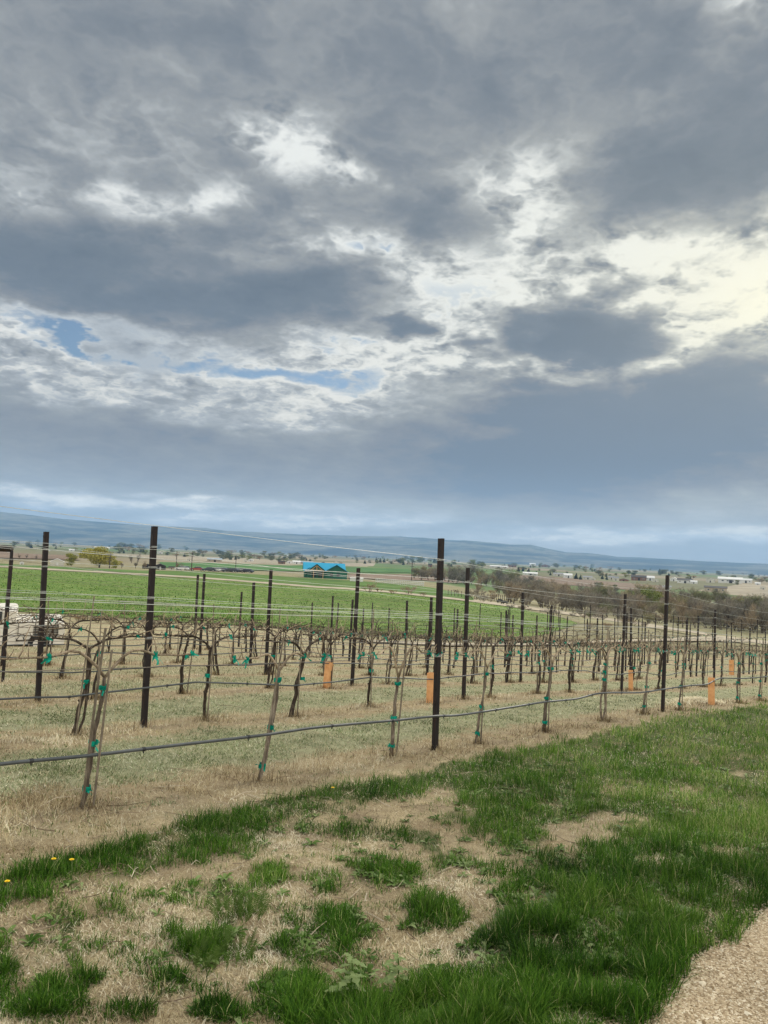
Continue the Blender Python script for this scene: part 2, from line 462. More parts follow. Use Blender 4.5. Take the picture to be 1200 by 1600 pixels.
for _ in range(70):
    x_ = TR_.uniform(-60, 860); y_ = TR_.uniform(1330 - x_ * .14, 1600)
    TUFTS.append((x_, y_, TR_.uniform(10, 34), TR_.uniform(6, 15), TR_.uniform(.25, .8)))
BARE = [(650, 1262, 60, 12, .9), (690, 1245, 30, 8, .7), (910, 1308, 64, 22, .95), (965, 1280, 50, 12, .85), (755, 1330, 34, 26, .8), (720, 1385, 60, 22, .9), (1130, 1330, 44, 12, .8), (1020, 1345, 30, 12, .7), (960, 1236, 26, 8, .6), (1160, 1210, 24, 6, .6), (1080, 1235, 22, 7, .5), (1010, 1375, 26, 12, .5),
        (655, 1350, 30, 16, .7), (800, 1350, 50, 18, .7), (770, 1420, 20, 16, .6), (830, 1478, 34, 14, .6), (705, 1590, 30, 14, .5), (760, 1500, 40, 16, .6), (880, 1500, 34, 10, .45), (1150, 1180, 30, 5, .4)]
UP = np.array([(-400, 1480), (-150, 1415), (0, 1368), (200, 1308), (350, 1264), (500, 1234), (700, 1192), (850, 1160), (1000, 1129), (1200, 1093), (1500, 1048)], float)
STRIP = np.array([(-400, 75), (0, 52), (200, 66), (400, 74), (500, 40), (600, 40), (700, 48), (850, 300), (1600, 300)], float)
RIGHT = np.array([(-500, 3000), (520, 1700), (560, 1560), (640, 1505), (760, 1470), (850, 1400), (930, 1345), (1000, 1290), (1100, 1250), (1400, 1180)], float)
def green(px, py, wob):
    top = np.interp(px, UP[:, 0], UP[:, 1]) + wob * 9
    d = py - top
    strip = np.clip(d / 6, 0, 1) * np.clip(1.25 - d / np.interp(px, STRIP[:, 0], STRIP[:, 1]), 0, 1) ** .6
    rr_ = (py - np.interp(px, RIGHT[:, 0], RIGHT[:, 1]) + wob * 26)
    right = np.clip(rr_ / 30, 0, 1) * .95
    # the whole upper right is grass, broken by bare spots
    ur = np.clip((px - 640 + wob * 60) / 140, 0, 1) * np.clip((1360 - py + (px - 640) * .25) / 60, 0, 1) * .85
    g = np.maximum(np.maximum(strip, right), ur)
    for (x, y, rx, ry, a) in TUFTS:
        q = ((px - x + wob * rx * .35) / rx) ** 2 + ((py - y + wob * ry * .55) / ry) ** 2
        g = np.maximum(g, a * np.clip(1.5 - q * 1.25, 0, 1))
    for (x, y, rx, ry, a) in BARE:
        q = ((px - x) / rx) ** 2 + ((py - y + wob * ry * .4) / ry) ** 2
        g = g * (1 - a * np.clip(1.6 - q * 1.3, 0, 1))
    return np.where(d > -2, g, 0), strip
def f_ground(g, b):
    P = pos(g)
    n = g.vm('DOT_PRODUCT', P, (RN[0], RN[1], 0)); t = g.vm('DOT_PRODUCT', P, (RD[0], RD[1], 0))
    x, y, z = g.sep(P)
    big = g.noise(P, 0.55, 4, .6); mid = g.noise(P, 3.0, 5, .65); fine = g.noise(P, 38, 5, .7)
    fib = g.noise(g.vm('MULTIPLY', P, (1, 1, .2)), 130, 3, .7, 1.5)
    straw = g.ramp(fib, [(.28, (.20, .145, .08)), (.45, (.46, .37, .23)), (.6, (.66, .57, .39)), (.78, (.86, .80, .62))])
    straw = g.mix(1.0, straw, g.ramp(mid, [(.3, (.62, .56, .50)), (.5, (.95, .93, .9)), (.7, (1.2, 1.18, 1.12))]), 'MULTIPLY')
    soil = g.ramp(fine, [(.3, (.19, .14, .09)), (.7, (.47, .38, .26))])
    cover = g.ramp(fib, [(.28, (.18, .19, .09)), (.5, (.37, .37, .22)), (.75, (.60, .58, .42))])
    cover = g.mix(1.0, cover, g.ramp(mid, [(.3, .7), (.7, 1.2)]), 'MULTIPLY')
    # strips of dry weeds and bare soil under each row, pale cover crop between them
    fr = g.m('FRACT', g.m('ADD', g.m('DIVIDE', g.m('ADD', n, 5.2), 2.7), 50.5))
    dist = g.m('MULTIPLY', g.m('ABSOLUTE', g.m('SUBTRACT', fr, .5)), 2.7)
    dist = g.m('ADD', dist, g.m('MULTIPLY', g.m('SUBTRACT', mid, .5), .9))
    strip = g.mr(dist, .28, .78, 1, 0, True)
    strip = g.m('MAXIMUM', strip, g.mr(g.m('ADD', n, g.m('MULTIPLY', big, 6)), -5, -13, 0, .45, True))
    vine = g.mix(strip, cover, g.mix(g.mr(mid, .38, .62), straw, soil))
    vine = g.mix(strip, cover, g.mix(g.mr(mid, .42, .6, 0, .8), straw, soil))
    verge = g.mix(g.mr(g.noise(P, 2.4, 7, .75), .47, .62, 0, .85), straw, soil)
    sod = g.ramp(fib, [(.28, (.03, .05, .015)), (.5, (.07, .11, .03)), (.78, (.20, .21, .09))])
    verge = g.mix(g.mr(g.m('MULTIPLY', attr(g, 'tint'), g.mr(mid, .3, .6, .5, 1.2)), .35, .8, 0, .9), verge, sod)
    c = g.mix(g.mr(g.m('ADD', n, g.m('MULTIPLY', g.m('SUBTRACT', mid, .5), .5)), -4.9, -4.6), vine, verge)
    # rough pale grassland past the vineyard, then the parcels of the valley
    rough = g.ramp(g.noise(P, .35, 8, .7), [(.3, (.13, .12, .065)), (.5, (.26, .24, .14)), (.62, (.36, .32, .21)), (.75, (.20, .23, .10))])
    c = g.mix(g.mr(g.m('ADD', y, g.m('MULTIPLY', big, 4)), 49, 53), c, rough)
    cell = g.new('ShaderNodeTexVoronoi', feature='F1'); cell.inputs['Scale'].default_value = 1
    g.l.new(g.vm('MULTIPLY', P, (1 / 210, 1 / 420, 0)), cell.inputs['Vector'])
    h, _, _ = g.sep(cell.outputs['Color'])
    parcel = g.ramp(h, [(0, (.17, .17, .10)), (.16, (.25, .215, .15)), (.30, (.12, .18, .07)), (.40, (.29, .25, .18)), (.55, (.20, .19, .12)), (.68, (.15, .16, .095)), (.8, (.33, .29, .22)), (.92, (.13, .18, .075))], 'CONSTANT')
    parcel = g.mix(1.0, parcel, g.ramp(g.noise(P, .03, 8, .7), [(.3, .7), (.7, 1.3)]), 'MULTIPLY')
    c = g.mix(g.mr(y, 300, 420), c, parcel)
    setb(g, b, c, .95, 0, .1, g.m('ADD', fib, g.m('ADD', g.m('MULTIPLY', fine, 1.5), g.m('MULTIPLY', g.noise(P, 9, 4, .6), 2.5))), .02, 1.0)
M['ground'] = mat('ground_earth', f_ground)

def ground():
    rr = [0.25]
    while rr[-1] < 9400: rr.append(rr[-1] * 1.029 + 0.004)
    rr = np.array(rr)
    fine = list(np.arange(-36, 36, .22)); A = np.radians(np.array(list(np.arange(-100, -36, 2)) + fine + list(np.arange(36, 101, 2))))
    r, a = np.meshgrid(rr, A, indexing='ij')
    X, Y = r * np.sin(a), r * np.cos(a)
    V = np.stack([X, Y, terr(X, Y)], -1).reshape(-1, 3)
    na = len(A); i, j = np.meshgrid(np.arange(len(rr) - 1), np.arange(na - 1), indexing='ij')
    q = np.stack([i * na + j, i * na + j + 1, (i + 1) * na + j + 1, (i + 1) * na + j], -1).reshape(-1, 4)[:, ::-1]
    # behind the viewer: a shorter sheet
    rb = rr[rr < 160]; B = np.radians(np.arange(100, 261, 4.0))
    r, a = np.meshgrid(rb, B, indexing='ij'); X, Y = r * np.sin(a), r * np.cos(a)
    V2 = np.stack([X, Y, terr(X, Y)], -1).reshape(-1, 3); nb = len(B)
    i, j = np.meshgrid(np.arange(len(rb) - 1), np.arange(nb - 1), indexing='ij')
    q2 = np.stack([i * nb + j, i * nb + j + 1, (i + 1) * nb + j + 1, (i + 1) * nb + j], -1).reshape(-1, 4)[:, ::-1] + len(V)
    AV = np.concatenate([V, V2])
    C3 = AV @ np.array(CM.to_3x3())
    ok = C3[:, 2] < -.5; zz = np.where(ok, -C3[:, 2], 1)
    u_, v_ = 600 + F * C3[:, 0] / zz, 800 - F * C3[:, 1] / zz
    gr, _ = green(u_, v_, (fbm(AV[:, 0] * 2.6, AV[:, 1] * 2.6, 3) - .5) * 4)
    gr = np.where(ok & (np.hypot(AV[:, 0], AV[:, 1]) < 48), gr, .5 * (np.hypot(AV[:, 0], AV[:, 1]) < 48))
    o = fast_mesh('ground', AV, np.concatenate([q, q2]), None, M['ground'], tint=gr, smooth_=True)
    tag(o, 'dry strips of soil and pale cover crop under the vine rows, running out into the valley', None, None, 'structure')
ground()

def resample(P, k):
    P = np.array([(p[0], p[1]) for p in P]); d = np.concatenate([[0], np.cumsum(np.hypot(*np.diff(P, axis=0).T))])
    s = np.linspace(0, d[-1], k)
    return np.stack([np.interp(s, d, P[:, 0]), np.interp(s, d, P[:, 1])], -1)
def sheet(name, A, B, lift, na, nb, m, label, jag=0.0, seed=0):
    """a ground sheet between two edge lines (world xy), lifted slightly over the terrain"""
    A, B = resample(A, na), resample(B, na)
    u = np.linspace(0, 1, nb)[None, :, None]
    P = A[:, None] * (1 - u) + B[:, None] * u
    if jag:
        k = np.arange(na)
        for e in (0, -1):
            P[:, e] += jag * (np.stack([fbm(k * .31, k * 0 + seed + e), fbm(k * .31, k * 0 + 9 + seed + e)], -1) - .5) * 2
    X, Y = P[..., 0], P[..., 1]
    V = np.stack([X, Y, terr(X, Y) + lift], -1).reshape(-1, 3)
    i, j = np.meshgrid(np.arange(na - 1), np.arange(nb - 1), indexing='ij')
    q = np.stack([i * nb + j, i * nb + j + 1, (i + 1) * nb + j + 1, (i + 1) * nb + j], -1).reshape(-1, 4)
    a, b_, c = V[q[0][0]], V[q[0][1]], V[q[0][2]]
    if np.cross(b_ - a, c - b_)[2] < 0: q = q[:, ::-1]
    o = fast_mesh(name, V, q, None, m, smooth_=True)
    return tag(o, label, None, None, 'structure')
def gpx(L): return [tuple(gp(*p)[:2]) for p in L]

def f_gravel(g, b):
    P = pos(g)
    v = g.voro(P, 75, 'F1', 'Color'); h, s_, w = g.sep(v)
    d = g.voro(P, 75, 'F1')
    c = g.ramp(h, [(0, (.28, .205, .125)), (.35, (.40, .31, .20)), (.7, (.52, .42, .29)), (1, (.62, .53, .39))])
    c = g.mix(g.mr(d, .35, .75, 0, .7), c, (.18, .13, .08))
    c = g.mix(1.0, c, g.ramp(g.noise(P, 2.5, 5, .6), [(.3, .8), (.7, 1.15)]), 'MULTIPLY')
    setb(g, b, c, .95, 0, .15, g.m('MULTIPLY', d, -1.0), .01, .8)
M['gravel'] = mat('gravel_path_stone', f_gravel)
pe = [rowpt(-1.20, t) for t in np.arange(-6, 60, .25)]
pe = [(p.x + .025 * math.sin(i * .9), p.y + .025 * math.cos(i * 1.3)) for i, p in enumerate(pe)]
pf = [tuple(rowpt(1.9, t)[:2]) for t in np.arange(-6, 60, .25)]
sheet('gravel_path', pe, pf, .006, 420, 24, M['gravel'], 'pale gravel path crossing the bottom right corner')

def f_field(c1, c2, c3, sc=1.0):
    def f(g, b):
        P = pos(g)
        a = g.noise(P, 1.1 * sc, 6, .72); a2 = g.noise(P, .05, 4, .6)
        c = g.ramp(a, [(.34, c1), (.5, c2), (.64, c3)])
        c = g.mix(1.0, c, g.ramp(a2, [(.3, .78), (.7, 1.2)]), 'MULTIPLY')
        setb(g, b, c, .95, 0, .1, a, .25, .8)
    return mat('field_cover', f)
M['alfalfa'] = f_field((.07, .13, .025), (.13, .22, .05), (.27, .29, .12), 1.0)
M['green2'] = f_field((.06, .12, .03), (.10, .18, .045), (.15, .20, .08), .2)
M['green3'] = f_field((.05, .13, .045), (.08, .18, .06), (.12, .20, .08), .1)
M['plowed'] = f_field((.15, .11, .085), (.22, .165, .125), (.28, .22, .17), .25)
M['pale'] = f_field((.22, .20, .11), (.32, .29, .18), (.20, .23, .10), .3)
M['track'] = simple('dirt_track_soil', (.36, .31, .23), (.52, .46, .36), .8, .95, 0, .1, .02)
near = gpx([(-420, 925), (-100, 949), (130, 962), (400, 979), (600, 993), (730, 1001), (800, 999), (860, 990)])
mid_ = gpx([(-420, 868), (-100, 880), (60, 891), (200, 898.5), (300, 903.5), (400, 911.5), (500, 919.5), (600, 926), (700, 937), (760, 944), (820, 953), (880, 966), (905, 975)])
sheet('alfalfa_field', near, mid_, .05, 160, 70, M['alfalfa'], 'bright green crop field just past the vineyard', 1.2)
trk = [(-420, 865), (-100, 878), (60, 889), (200, 896.5), (300, 902), (400, 910), (500, 918), (600, 924.5), (700, 935), (760, 942), (820, 950), (900, 961), (1000, 975), (1100, 991), (1230, 1012)]
wid = [1.6, 1.6, 1.6, 1.7, 1.8, 1.9, 1.9, 1.9, 2.1, 2.8, 2.8, 3, 3, 3, 3]
sheet('dirt_track', gpx([(p, q - w * .75) for (p, q), w in zip(trk, wid)]), gpx([(p, q + w * .75) for (p, q), w in zip(trk, wid)]), .10, 200, 5, M['track'], 'pale dirt track along the far edge of the bright green field')
sheet('dirt_track', gpx([(560, 1001), (700, 1007), (860, 1006), (980, 1001), (1100, 1000), (1230, 1004)]), gpx([(560, 1004), (700, 1011), (860, 1010), (980, 1004.5), (1100, 1003), (1230, 1008)]), .10, 90, 5, M['track'], 'worn earth strip along the low end of the vineyard')
far_ = gpx([(-420, 858), (-100, 872), (0, 881), (220, 892), (300, 893), (400, 898), (480, 904), (560, 908), (640, 914), (700, 924), (740, 934)])
far0 = gpx([(-420, 864), (-100, 877.5), (60, 888), (200, 895.5), (300, 901), (400, 909), (500, 917), (600, 923), (700, 933.5), (740, 939)])
sheet('hay_field', far0, far_, .12, 120, 20, M['green2'], 'smooth green field between the dirt track and the far houses', 1.0)
sheet('green_field', gpx([(250, 887.5), (400, 892), (500, 894), (600, 895.5), (690, 897)]), gpx([(250, 879), (400, 882.5), (500, 885.5), (600, 888.5), (690, 893)]), .3, 60, 12, M['green3'], 'green strip of field behind the blue roofed house', 4)
sheet('plowed_field', gpx([(545, 905), (640, 907), (740, 909)]), gpx([(545, 897), (640, 898), (735, 900)]), .3, 40, 10, M['plowed'], 'brown plowed field right of the blue roofed house', 3)
sheet('plowed_field', gpx([(790, 910), (880, 914), (1040, 927)]), gpx([(790, 897), (880, 903), (1040, 916)]), .3, 50, 12, M['plowed'], 'wide reddish brown plowed field beyond the bare trees', 3)
sheet('plowed_field', gpx([(-300, 866), (0, 873), (120, 876)]), gpx([(-300, 852), (0, 862), (120, 869)]), .4, 50, 12, M['plowed'], 'brown field on the valley floor at the left edge', 6)
sheet('dry_meadow', gpx([(905, 976), (1000, 979), (1100, 996), (1230, 1018)]), gpx([(905, 964), (1000, 968), (1100, 972), (1230, 985)]), .06, 60, 16, M['pale'], 'pale yellow-green meadow in front of the creek woods', .8)

# the long flat-topped ridge across the valley
SKY = [(-900, 760), (-300, 780), (0, 799.5), (50, 805), (100, 811), (150, 815), (200, 819), (240, 822), (280, 823), (320, 825), (350, 829), (400, 831.5), (470, 835), (545, 837), (600, 838), (625, 838), (640, 839.5), (660, 840), (700, 844), (730, 844.5), (770, 848), (800, 851), (828, 851), (860, 858), (885, 863), (918, 864), (945, 867), (965, 870), (1000, 871), (1050, 874), (1100, 877), (1160, 879.5), (1200, 881), (1500, 894), (2100, 915)]
def hills():
    az_ = []; ev = []
    for p in SKY:
        d = ray(*p); az_.append(math.atan2(d.x, d.y)); ev.append(d.z / math.hypot(d.x, d.y))
    A = np.linspace(az_[0], az_[-1], 700); E = np.interp(A, az_, ev)
    E = E + .00035 * (fbm(A * 60, A * 0, 3, 5) - .5)
    R0, R1 = 6300.0, 8800.0
    K = 46
    u = np.linspace(0, 1.25, K)
    a, uu = np.meshgrid(A, u, indexing='ij')
    top = (E * R1)[:, None]
    r = R0 + (R1 - R0) * uu
    sx = a * 7000
    rav = fbm(sx / 420, uu * 2.2 + 3, 5, 5) - .5
    spur = np.abs(fbm(sx / 700, uu * .7, 11, 4) - .5) * 2
    prof = np.interp(uu, [0, .12, .35, .6, .82, 1.0, 1.25], [0, .05, .34, .56, .80, 1.0, .93])
    base = -56.0
    edge = np.clip(1 - np.abs(uu - 1) * 6, 0, 1)
    prof = prof + (rav * .22 - spur * .16 + .05) * np.sin(np.clip(uu, 0, 1) * math.pi) * (1 - edge)
    Z = base + (top - base) * prof - 8 * (uu < .02)
    X, Y = r * np.sin(a), r * np.cos(a)
    V = np.stack([X, Y, Z], -1).reshape(-1, 3)
    i, j = np.meshgrid(np.arange(len(A) - 1), np.arange(K - 1), indexing='ij')
    q = np.stack([i * K + j, i * K + j + 1, (i + 1) * K + j + 1, (i + 1) * K + j], -1).reshape(-1, 4)[:, ::-1]
    def f(g, b):
        P = pos(g)
        s = g.vm('MULTIPLY', P, (1 / 900, 1 / 900, 1 / 70))
        c = g.ramp(g.noise(s, 1.4, 8, .65), [(.36, (.012, .02, .02)), (.47, (.06, .065, .05)), (.56, (.20, .18, .13)), (.66, (.04, .055, .04))])
        setb(g, b, c, .95, 0, .05)
    o = fast_mesh('hills', V, q, None, mat('sagebrush_hillside', f), smooth_=True)
    tag(o, 'long blue flat-topped ridge across the valley', None, None, 'structure')
hills()
# ---------------------------------------------------------------- vineyard
ROWN = [-5.2, -8.0, -10.6, -13.3, -16.0, -18.8, -21.5, -24.2, -26.9, -29.6, -32.3, -35.0]
ROWNAME = ['nearest', 'second', 'third', 'fourth', 'fifth', 'sixth', 'seventh', 'eighth', 'ninth', 'tenth', 'eleventh', 'farthest']
RZ = math.atan2(RD[1], RD[0])
rng = random.Random(7)
def t_on_row(k, px, py=1080):
    """distance along row k at which it crosses an image column"""
    best = None
    for t in np.arange(-3, 75, .05):
        p = rowpt(ROWN[k], t)
        q = CM.inverted() @ p
        if q.z > -1: continue
        u = 600 + F * q.x / -q.z
        # column of the photograph measured at height of the ground point
        if best is None or abs(u - px) < best[0]: best = (abs(u - px), t)
    return best[1]
def px_of(p):
    q = CM.inverted() @ Vector(p)
    if q.z > -.3: return None
    return 600 + F * q.x / -q.z, 800 - F * q.y / -q.z
def visible(p, m=60):
    u = px_of(p)
    return u is not None and -m < u[0] < 1200 + m
def frac_along(k, t):
    return rowpt(ROWN[k], t)

# --- steel posts
def post_mesh(h, w=.064, d=.045, seed=0):
    b = MB(); th = .007
    # open channel section: web and two flanges with rolled lips
    zs = (-.25, h)
    def prism(x0, x1, y0, y1, z0, z1): b.box(((x0 + x1) / 2, (y0 + y1) / 2, (z0 + z1) / 2), (x1 - x0, y1 - y0, z1 - z0))
    prism(-w / 2, w / 2, -d / 2, -d / 2 + th, zs[0], zs[1])
    prism(-w / 2, -w / 2 + th, -d / 2 + th, d / 2, zs[0], zs[1] - .002)
    prism(w / 2 - th, w / 2, -d / 2 + th, d / 2, zs[0], zs[1] - .002)
    prism(-w / 2 + th, -w / 2 + .02, d / 2 - th, d / 2 - .001, zs[0], zs[1] - .004)
    prism(w / 2 - .02, w / 2 - th, d / 2 - th, d / 2 - .001, zs[0], zs[1] - .004)
    z = .35
    while z < h - .05:                       # punched wire hooks along both edges
        for s in (-1, 1): b.box((s * (w / 2 + .004), 0, z), (.008, .016, .022), 0, 1, 0)
        z += .16
    return b
WIRE_H = [2.10, 1.86, 1.50, 1.44, 1.04]
post0 = {}
def add_post(k, p, h, i, lean=0.0):
    root = empty('steel_post', p, RZ)
    root.rotation_euler = (lean, 0.012 * rng.uniform(-1, 1), RZ)
    key = round(h, 1)
    if key not in post0:
        o = post_mesh(h).build('channel', M['post']); post0[key] = o.data; bpy.data.objects.remove(o)
    c = bpy.data.objects.new('channel', post0[key]); COL.objects.link(c); c.parent = root
    if k < 3:
        for z in WIRE_H[:3] + [WIRE_H[4]]:
            cl = bpy.data.objects.new('wire_clip', CLIP); COL.objects.link(cl); cl.parent = root; cl.location = (0, 0, z - .002)
    return root
cb = MB()
for dz_ in (-.006, .006):
    cb.tube([(-.036, -.027, dz_), (.036, -.027, dz_), (.036, .027, dz_), (-.036, .027, dz_), (-.036, -.027, dz_)], .0028, 5)
o_ = cb.build('wire_clip', M['wire']); CLIP = o_.data; bpy.data.objects.remove(o_)

POSTS = {}    # row -> list of (t, height)
POSTS[0] = [(-6.2, 2.33), (t_on_row(0, 680), 2.34), (t_on_row(0, 1036), 2.36), (21.4, 2.33), (28.6, 2.3), (35.5, 2.3), (42.5, 2.3)]
POSTS[1] = [(-1.3, 2.3), (t_on_row(1, 224), 2.33), (t_on_row(1, 723), 2.33), (t_on_row(1, 971), 2.35), (t_on_row(1, 1116), 2.3)]
POSTS[2] = [(t_on_row(2, 57), 2.33), (t_on_row(2, 549), 2.33), (t_on_row(2, 813), 2.3), (t_on_row(2, 985), 2.3), (t_on_row(2, 1088), 2.3)]
POSTS[3] = [(-4.0, 2.3), (t_on_row(3, 415), 2.3), (t_on_row(3, 668), 2.2), (t_on_row(3, 858), 2.3), (t_on_row(3, 977), 2.3), (t_on_row(3, 1071), 2.3)]
POSTS[4] = [(t_on_row(4, 2), 2.2), (t_on_row(4, 392), 2.25), (t_on_row(4, 633), 2.25), (t_on_row(4, 789), 2.2), (t_on_row(4, 931), 2.2), (t_on_row(4, 1007), 2.25)]
POSTS[5] = [(t_on_row(5, 313), 2.35), (t_on_row(5, 546), 2.2), (t_on_row(5, 712), 2.2), (t_on_row(5, 836), 2.2), (t_on_row(5, 917), 2.2)]
POSTS[6] = [(t_on_row(6, 304), 2.45), (t_on_row(6, 516), 2.3), (t_on_row(6, 672), 2.2), (t_on_row(6, 799), 2.2), (t_on_row(6, 884), 2.2)]
for k in range(7, 12):
    t0 = t_on_row(k, 300 + 48 * (k - 6)) + rng.uniform(0, 3)
    POSTS[k] = [(t0 + 6.4 * i + rng.uniform(-.3, .3), 2.15 + rng.uniform(-.1, .1)) for i in range(7)]
for k in range(1, 12):
    while POSTS[k][-1][0] < 62: POSTS[k].append((POSTS[k][-1][0] + 6.5 + rng.uniform(-.3, .3), 2.2 + rng.uniform(-.12, .1)))
ROWT = {}
for k in range(12):
    lo = -6.2 if k == 0 else (POSTS[k][0][0] - 1.5 if k > 5 else t_on_row(k, -90))
    if k == 5: lo = t_on_row(5, -60)
    ROWT[k] = (lo, min(POSTS[k][-1][0], 62))
    n_ = 0
    for (t, h) in POSTS[k]:
        p = rowpt(ROWN[k], t)
        if not visible(p, 120): continue
        r = add_post(k, p, h, n_, lean=rng.uniform(-.014, .014))
        tag(r, 'dark steel post with pale wires, %s from the left in the %s trellis row' % (ordi(n_), ROWNAME[k]), 'post', 'dark steel trellis posts')
        n_ += 1

# --- wires and drip hoses, one object each
WN = ['topmost wire', 'second highest wire', 'upper catch wire', 'lower catch wire', 'vine arm wire']
def wire_path(k, h, seed):
    lo, hi = ROWT[k]
    ts = [t for t, _ in POSTS[k] if lo - 7 <= t <= hi + .1]
    if ts[0] > lo: ts = [lo] + ts
    if ts[-1] < hi: ts.append(hi)
    pts = []
    r = random.Random(seed)
    off = -.035 if seed % 2 else .035
    hs = [h * (1 if h > 1.2 else 1) * (1 + r.uniform(-.012, .012)) for _ in ts]
    for i in range(len(ts) - 1):
        n = 7
        p0, p1 = rowpt(ROWN[k], ts[i]), rowpt(ROWN[k], ts[i + 1])
        p0.z += hs[i]; p1.z += hs[i + 1]
        sag = r.uniform(.02, .07) * (1.3 if h > 1.6 else .6)
        for j in range(n):
            f = j / n
            p = p0.lerp(p1, f); p.z -= sag * 4 * f * (1 - f)
            pts.append(p + Vector((RN[0], RN[1], 0)) * off)
    pts.append(p1 + Vector((RN[0], RN[1], 0)) * off)
    return pts
for k in range(12):
    for wi, h in enumerate(WIRE_H):
        if k > 7 and wi == 3: continue
        b = MB(); b.tube(wire_path(k, h + rng.uniform(-.03, .03), k * 10 + wi), .0021 if wi < 4 else .003, 5)
        o = b.build('trellis_wire', M['wire'] if wi < 4 and k < 3 else M['old_wire'])
        tag(o, '%s of the %s trellis row' % (WN[wi], ROWNAME[k]), 'wire', 'wires strung between the trellis posts')
HOSE0 = [(-200, 1222), (0, 1194), (135, 1181), (270, 1165), (408, 1149), (500, 1136), (613, 1126), (680, 1119), (720, 1117), (800, 1105), (850, 1097), (900, 1092), (940, 1083), (1000, 1082), (1036, 1077), (1080, 1071), (1105, 1069), (1125, 1060), (1160, 1060), (1200, 1057), (1240, 1052)]
def hose(k):
    b = MB(); pts = []
    if k == 0:
        for (px, py) in HOSE0:
            d = ray(px, py)                       # where the sight line crosses the upright plane of the row
            s = (ROWN[0] + .05) / (RN[0] * d.x + RN[1] * d.y)
            pts.append(Vector((d.x * s, d.y * s, d.z * s)))
        # smooth through the measured points
        P = []
        for i in range(len(pts) - 1):
            a, b_, c, e = pts[max(i - 1, 0)], pts[i], pts[i + 1], pts[min(i + 2, len(pts) - 1)]
            for j in range(6):
                f = j / 6
                P.append(.5 * ((2 * b_) + (c - a) * f + (2 * a - 5 * b_ + 4 * c - e) * f * f + (3 * b_ - a - 3 * c + e) * f ** 3))
        P.append(pts[-1]); pts = P
    else:
        lo, hi = ROWT[k]; r = random.Random(100 + k); ph = r.uniform(0, 6)
        t = lo
        while t < hi:
            p = rowpt(ROWN[k] + .05, t)
            p.z += .44 + .022 * math.sin(t * 1.9 + ph) + .02 * math.sin(t * .7 + ph)
            pts.append(p); t += .4
    rad = [.0125, .0105, .0105, .011, .012, .012][k] if k < 6 else .013
    b.tube(pts, rad, 10 if k < 2 else 6)
    root = b.build('drip_hose', M['hose'], smooth_=True)
    tag(root, ('thick dark drip hose of the nearest row, sagging and rising towards the right' if k == 0 else 'thin dark drip hose of the %s trellis row' % ROWNAME[k]), 'hose', 'drip hoses along the vine rows')
    if k < 3:
        acc = 0; r = random.Random(k)
        for i in range(1, len(pts) - 1):
            acc += (pts[i] - pts[i - 1]).length
            if acc > r.uniform(.7, 1.0):
                acc = 0
                f = MB(); dr = (pts[i + 1] - pts[i - 1]).normalized()
                f.tube([pts[i] - dr * .012, pts[i] + dr * .012], rad + .004, 8)
                f.tube([pts[i] + Vector((0, 0, -.01)), pts[i] + Vector((0, 0, -.03))], .005, 5)
                f.build('emitter', M['fitting'], root)
for k in range(12): hose(k)

# --- vines
def crook(p0, p1, n, amp, r, bow=(0, 0, 0)):
    p0, p1, bow = Vector(p0), Vector(p1), Vector(bow)
    pts = []; w = Vector((0, 0, 0))
    for i in range(n + 1):
        f = i / n
        w = w * .6 + Vector((r.uniform(-1, 1), r.uniform(-1, 1), r.uniform(-.3, .3))) * amp
        e = math.sin(f * math.pi) ** .7 if 0 < f < 1 else 0
        pts.append(p0.lerp(p1, f) + w * e + bow * (4 * f * (1 - f)))
    return pts
def tie_mesh(b, c, r, s=.035, around=.02):
    """a strip of stretchy tape wrapped round and knotted, with two crumpled tails"""
    c = Vector(c)
    for j in range(2):
        ring = []
        n = 9
        for i in range(n):
            th = 2 * math.pi * i / n
            rr = around * r.uniform(.9, 1.25)
            ring.append((c + Vector((math.cos(th) * rr, math.sin(th) * rr, r.uniform(-.008, .008) + j * .012)), r.uniform(.008, .016)))
        vs = []
        for p, h in ring: vs += [p + Vector((0, 0, -h)), p + Vector((0, 0, h))]
        b.add(vs, [(2 * i, 2 * ((i + 1) % n), 2 * ((i + 1) % n) + 1, 2 * i + 1) for i in range(n)])
    for j in range(4):
        a = r.uniform(0, 6.28); d = Vector((math.cos(a), math.sin(a), r.uniform(-1.0, .5))).normalized()
        sd_ = Vector((-d.y, d.x, r.uniform(-.6, .6))).normalized()
        p = c + d * around * .8; vs = []
        L = s * r.uniform(.7, 1.7)
        for i in range(4):
            f = i / 3; w = s * .42 * (1 - .35 * f) * r.uniform(.6, 1.2)
            q = p + d * L * f + Vector((0, 0, -.35 * L * f * f)) + sd_ * r.uniform(-.008, .008)
            vs += [q - sd_ * w, q + sd_ * w]; sd_ = (sd_ + Vector((r.uniform(-.4, .4), r.uniform(-.4, .4), r.uniform(-.4, .4)))).normalized()
        b.add(vs, [(2 * i, 2 * i + 2, 2 * i + 3, 2 * i + 1) for i in range(3)])
def tie_obj(root, spots, r, s=.035, around=.02):
    for c in spots:
        b = MB(); tie_mesh(b, c, r, s, around)
        b.build('tie', M['tape'], root, tint=[r.random() for _ in b.v])
def cane(b, p, r, L, up=1.0, side=.5, rad=.0045):
    p = Vector(p); d = Vector((r.uniform(-side, side), r.uniform(-.4, .4), up)).normalized()
    pts = [p]
    n = 4
    for i in range(n):
        d = (d + Vector((r.uniform(-.22, .22), r.uniform(-.22, .22), r.uniform(-.12, .2)))).normalized()
        pts.append(pts[-1] + d * (L / n))
    b.tube(pts, [rad * (1.15 - .12 * i) for i in range(n + 1)], 5)
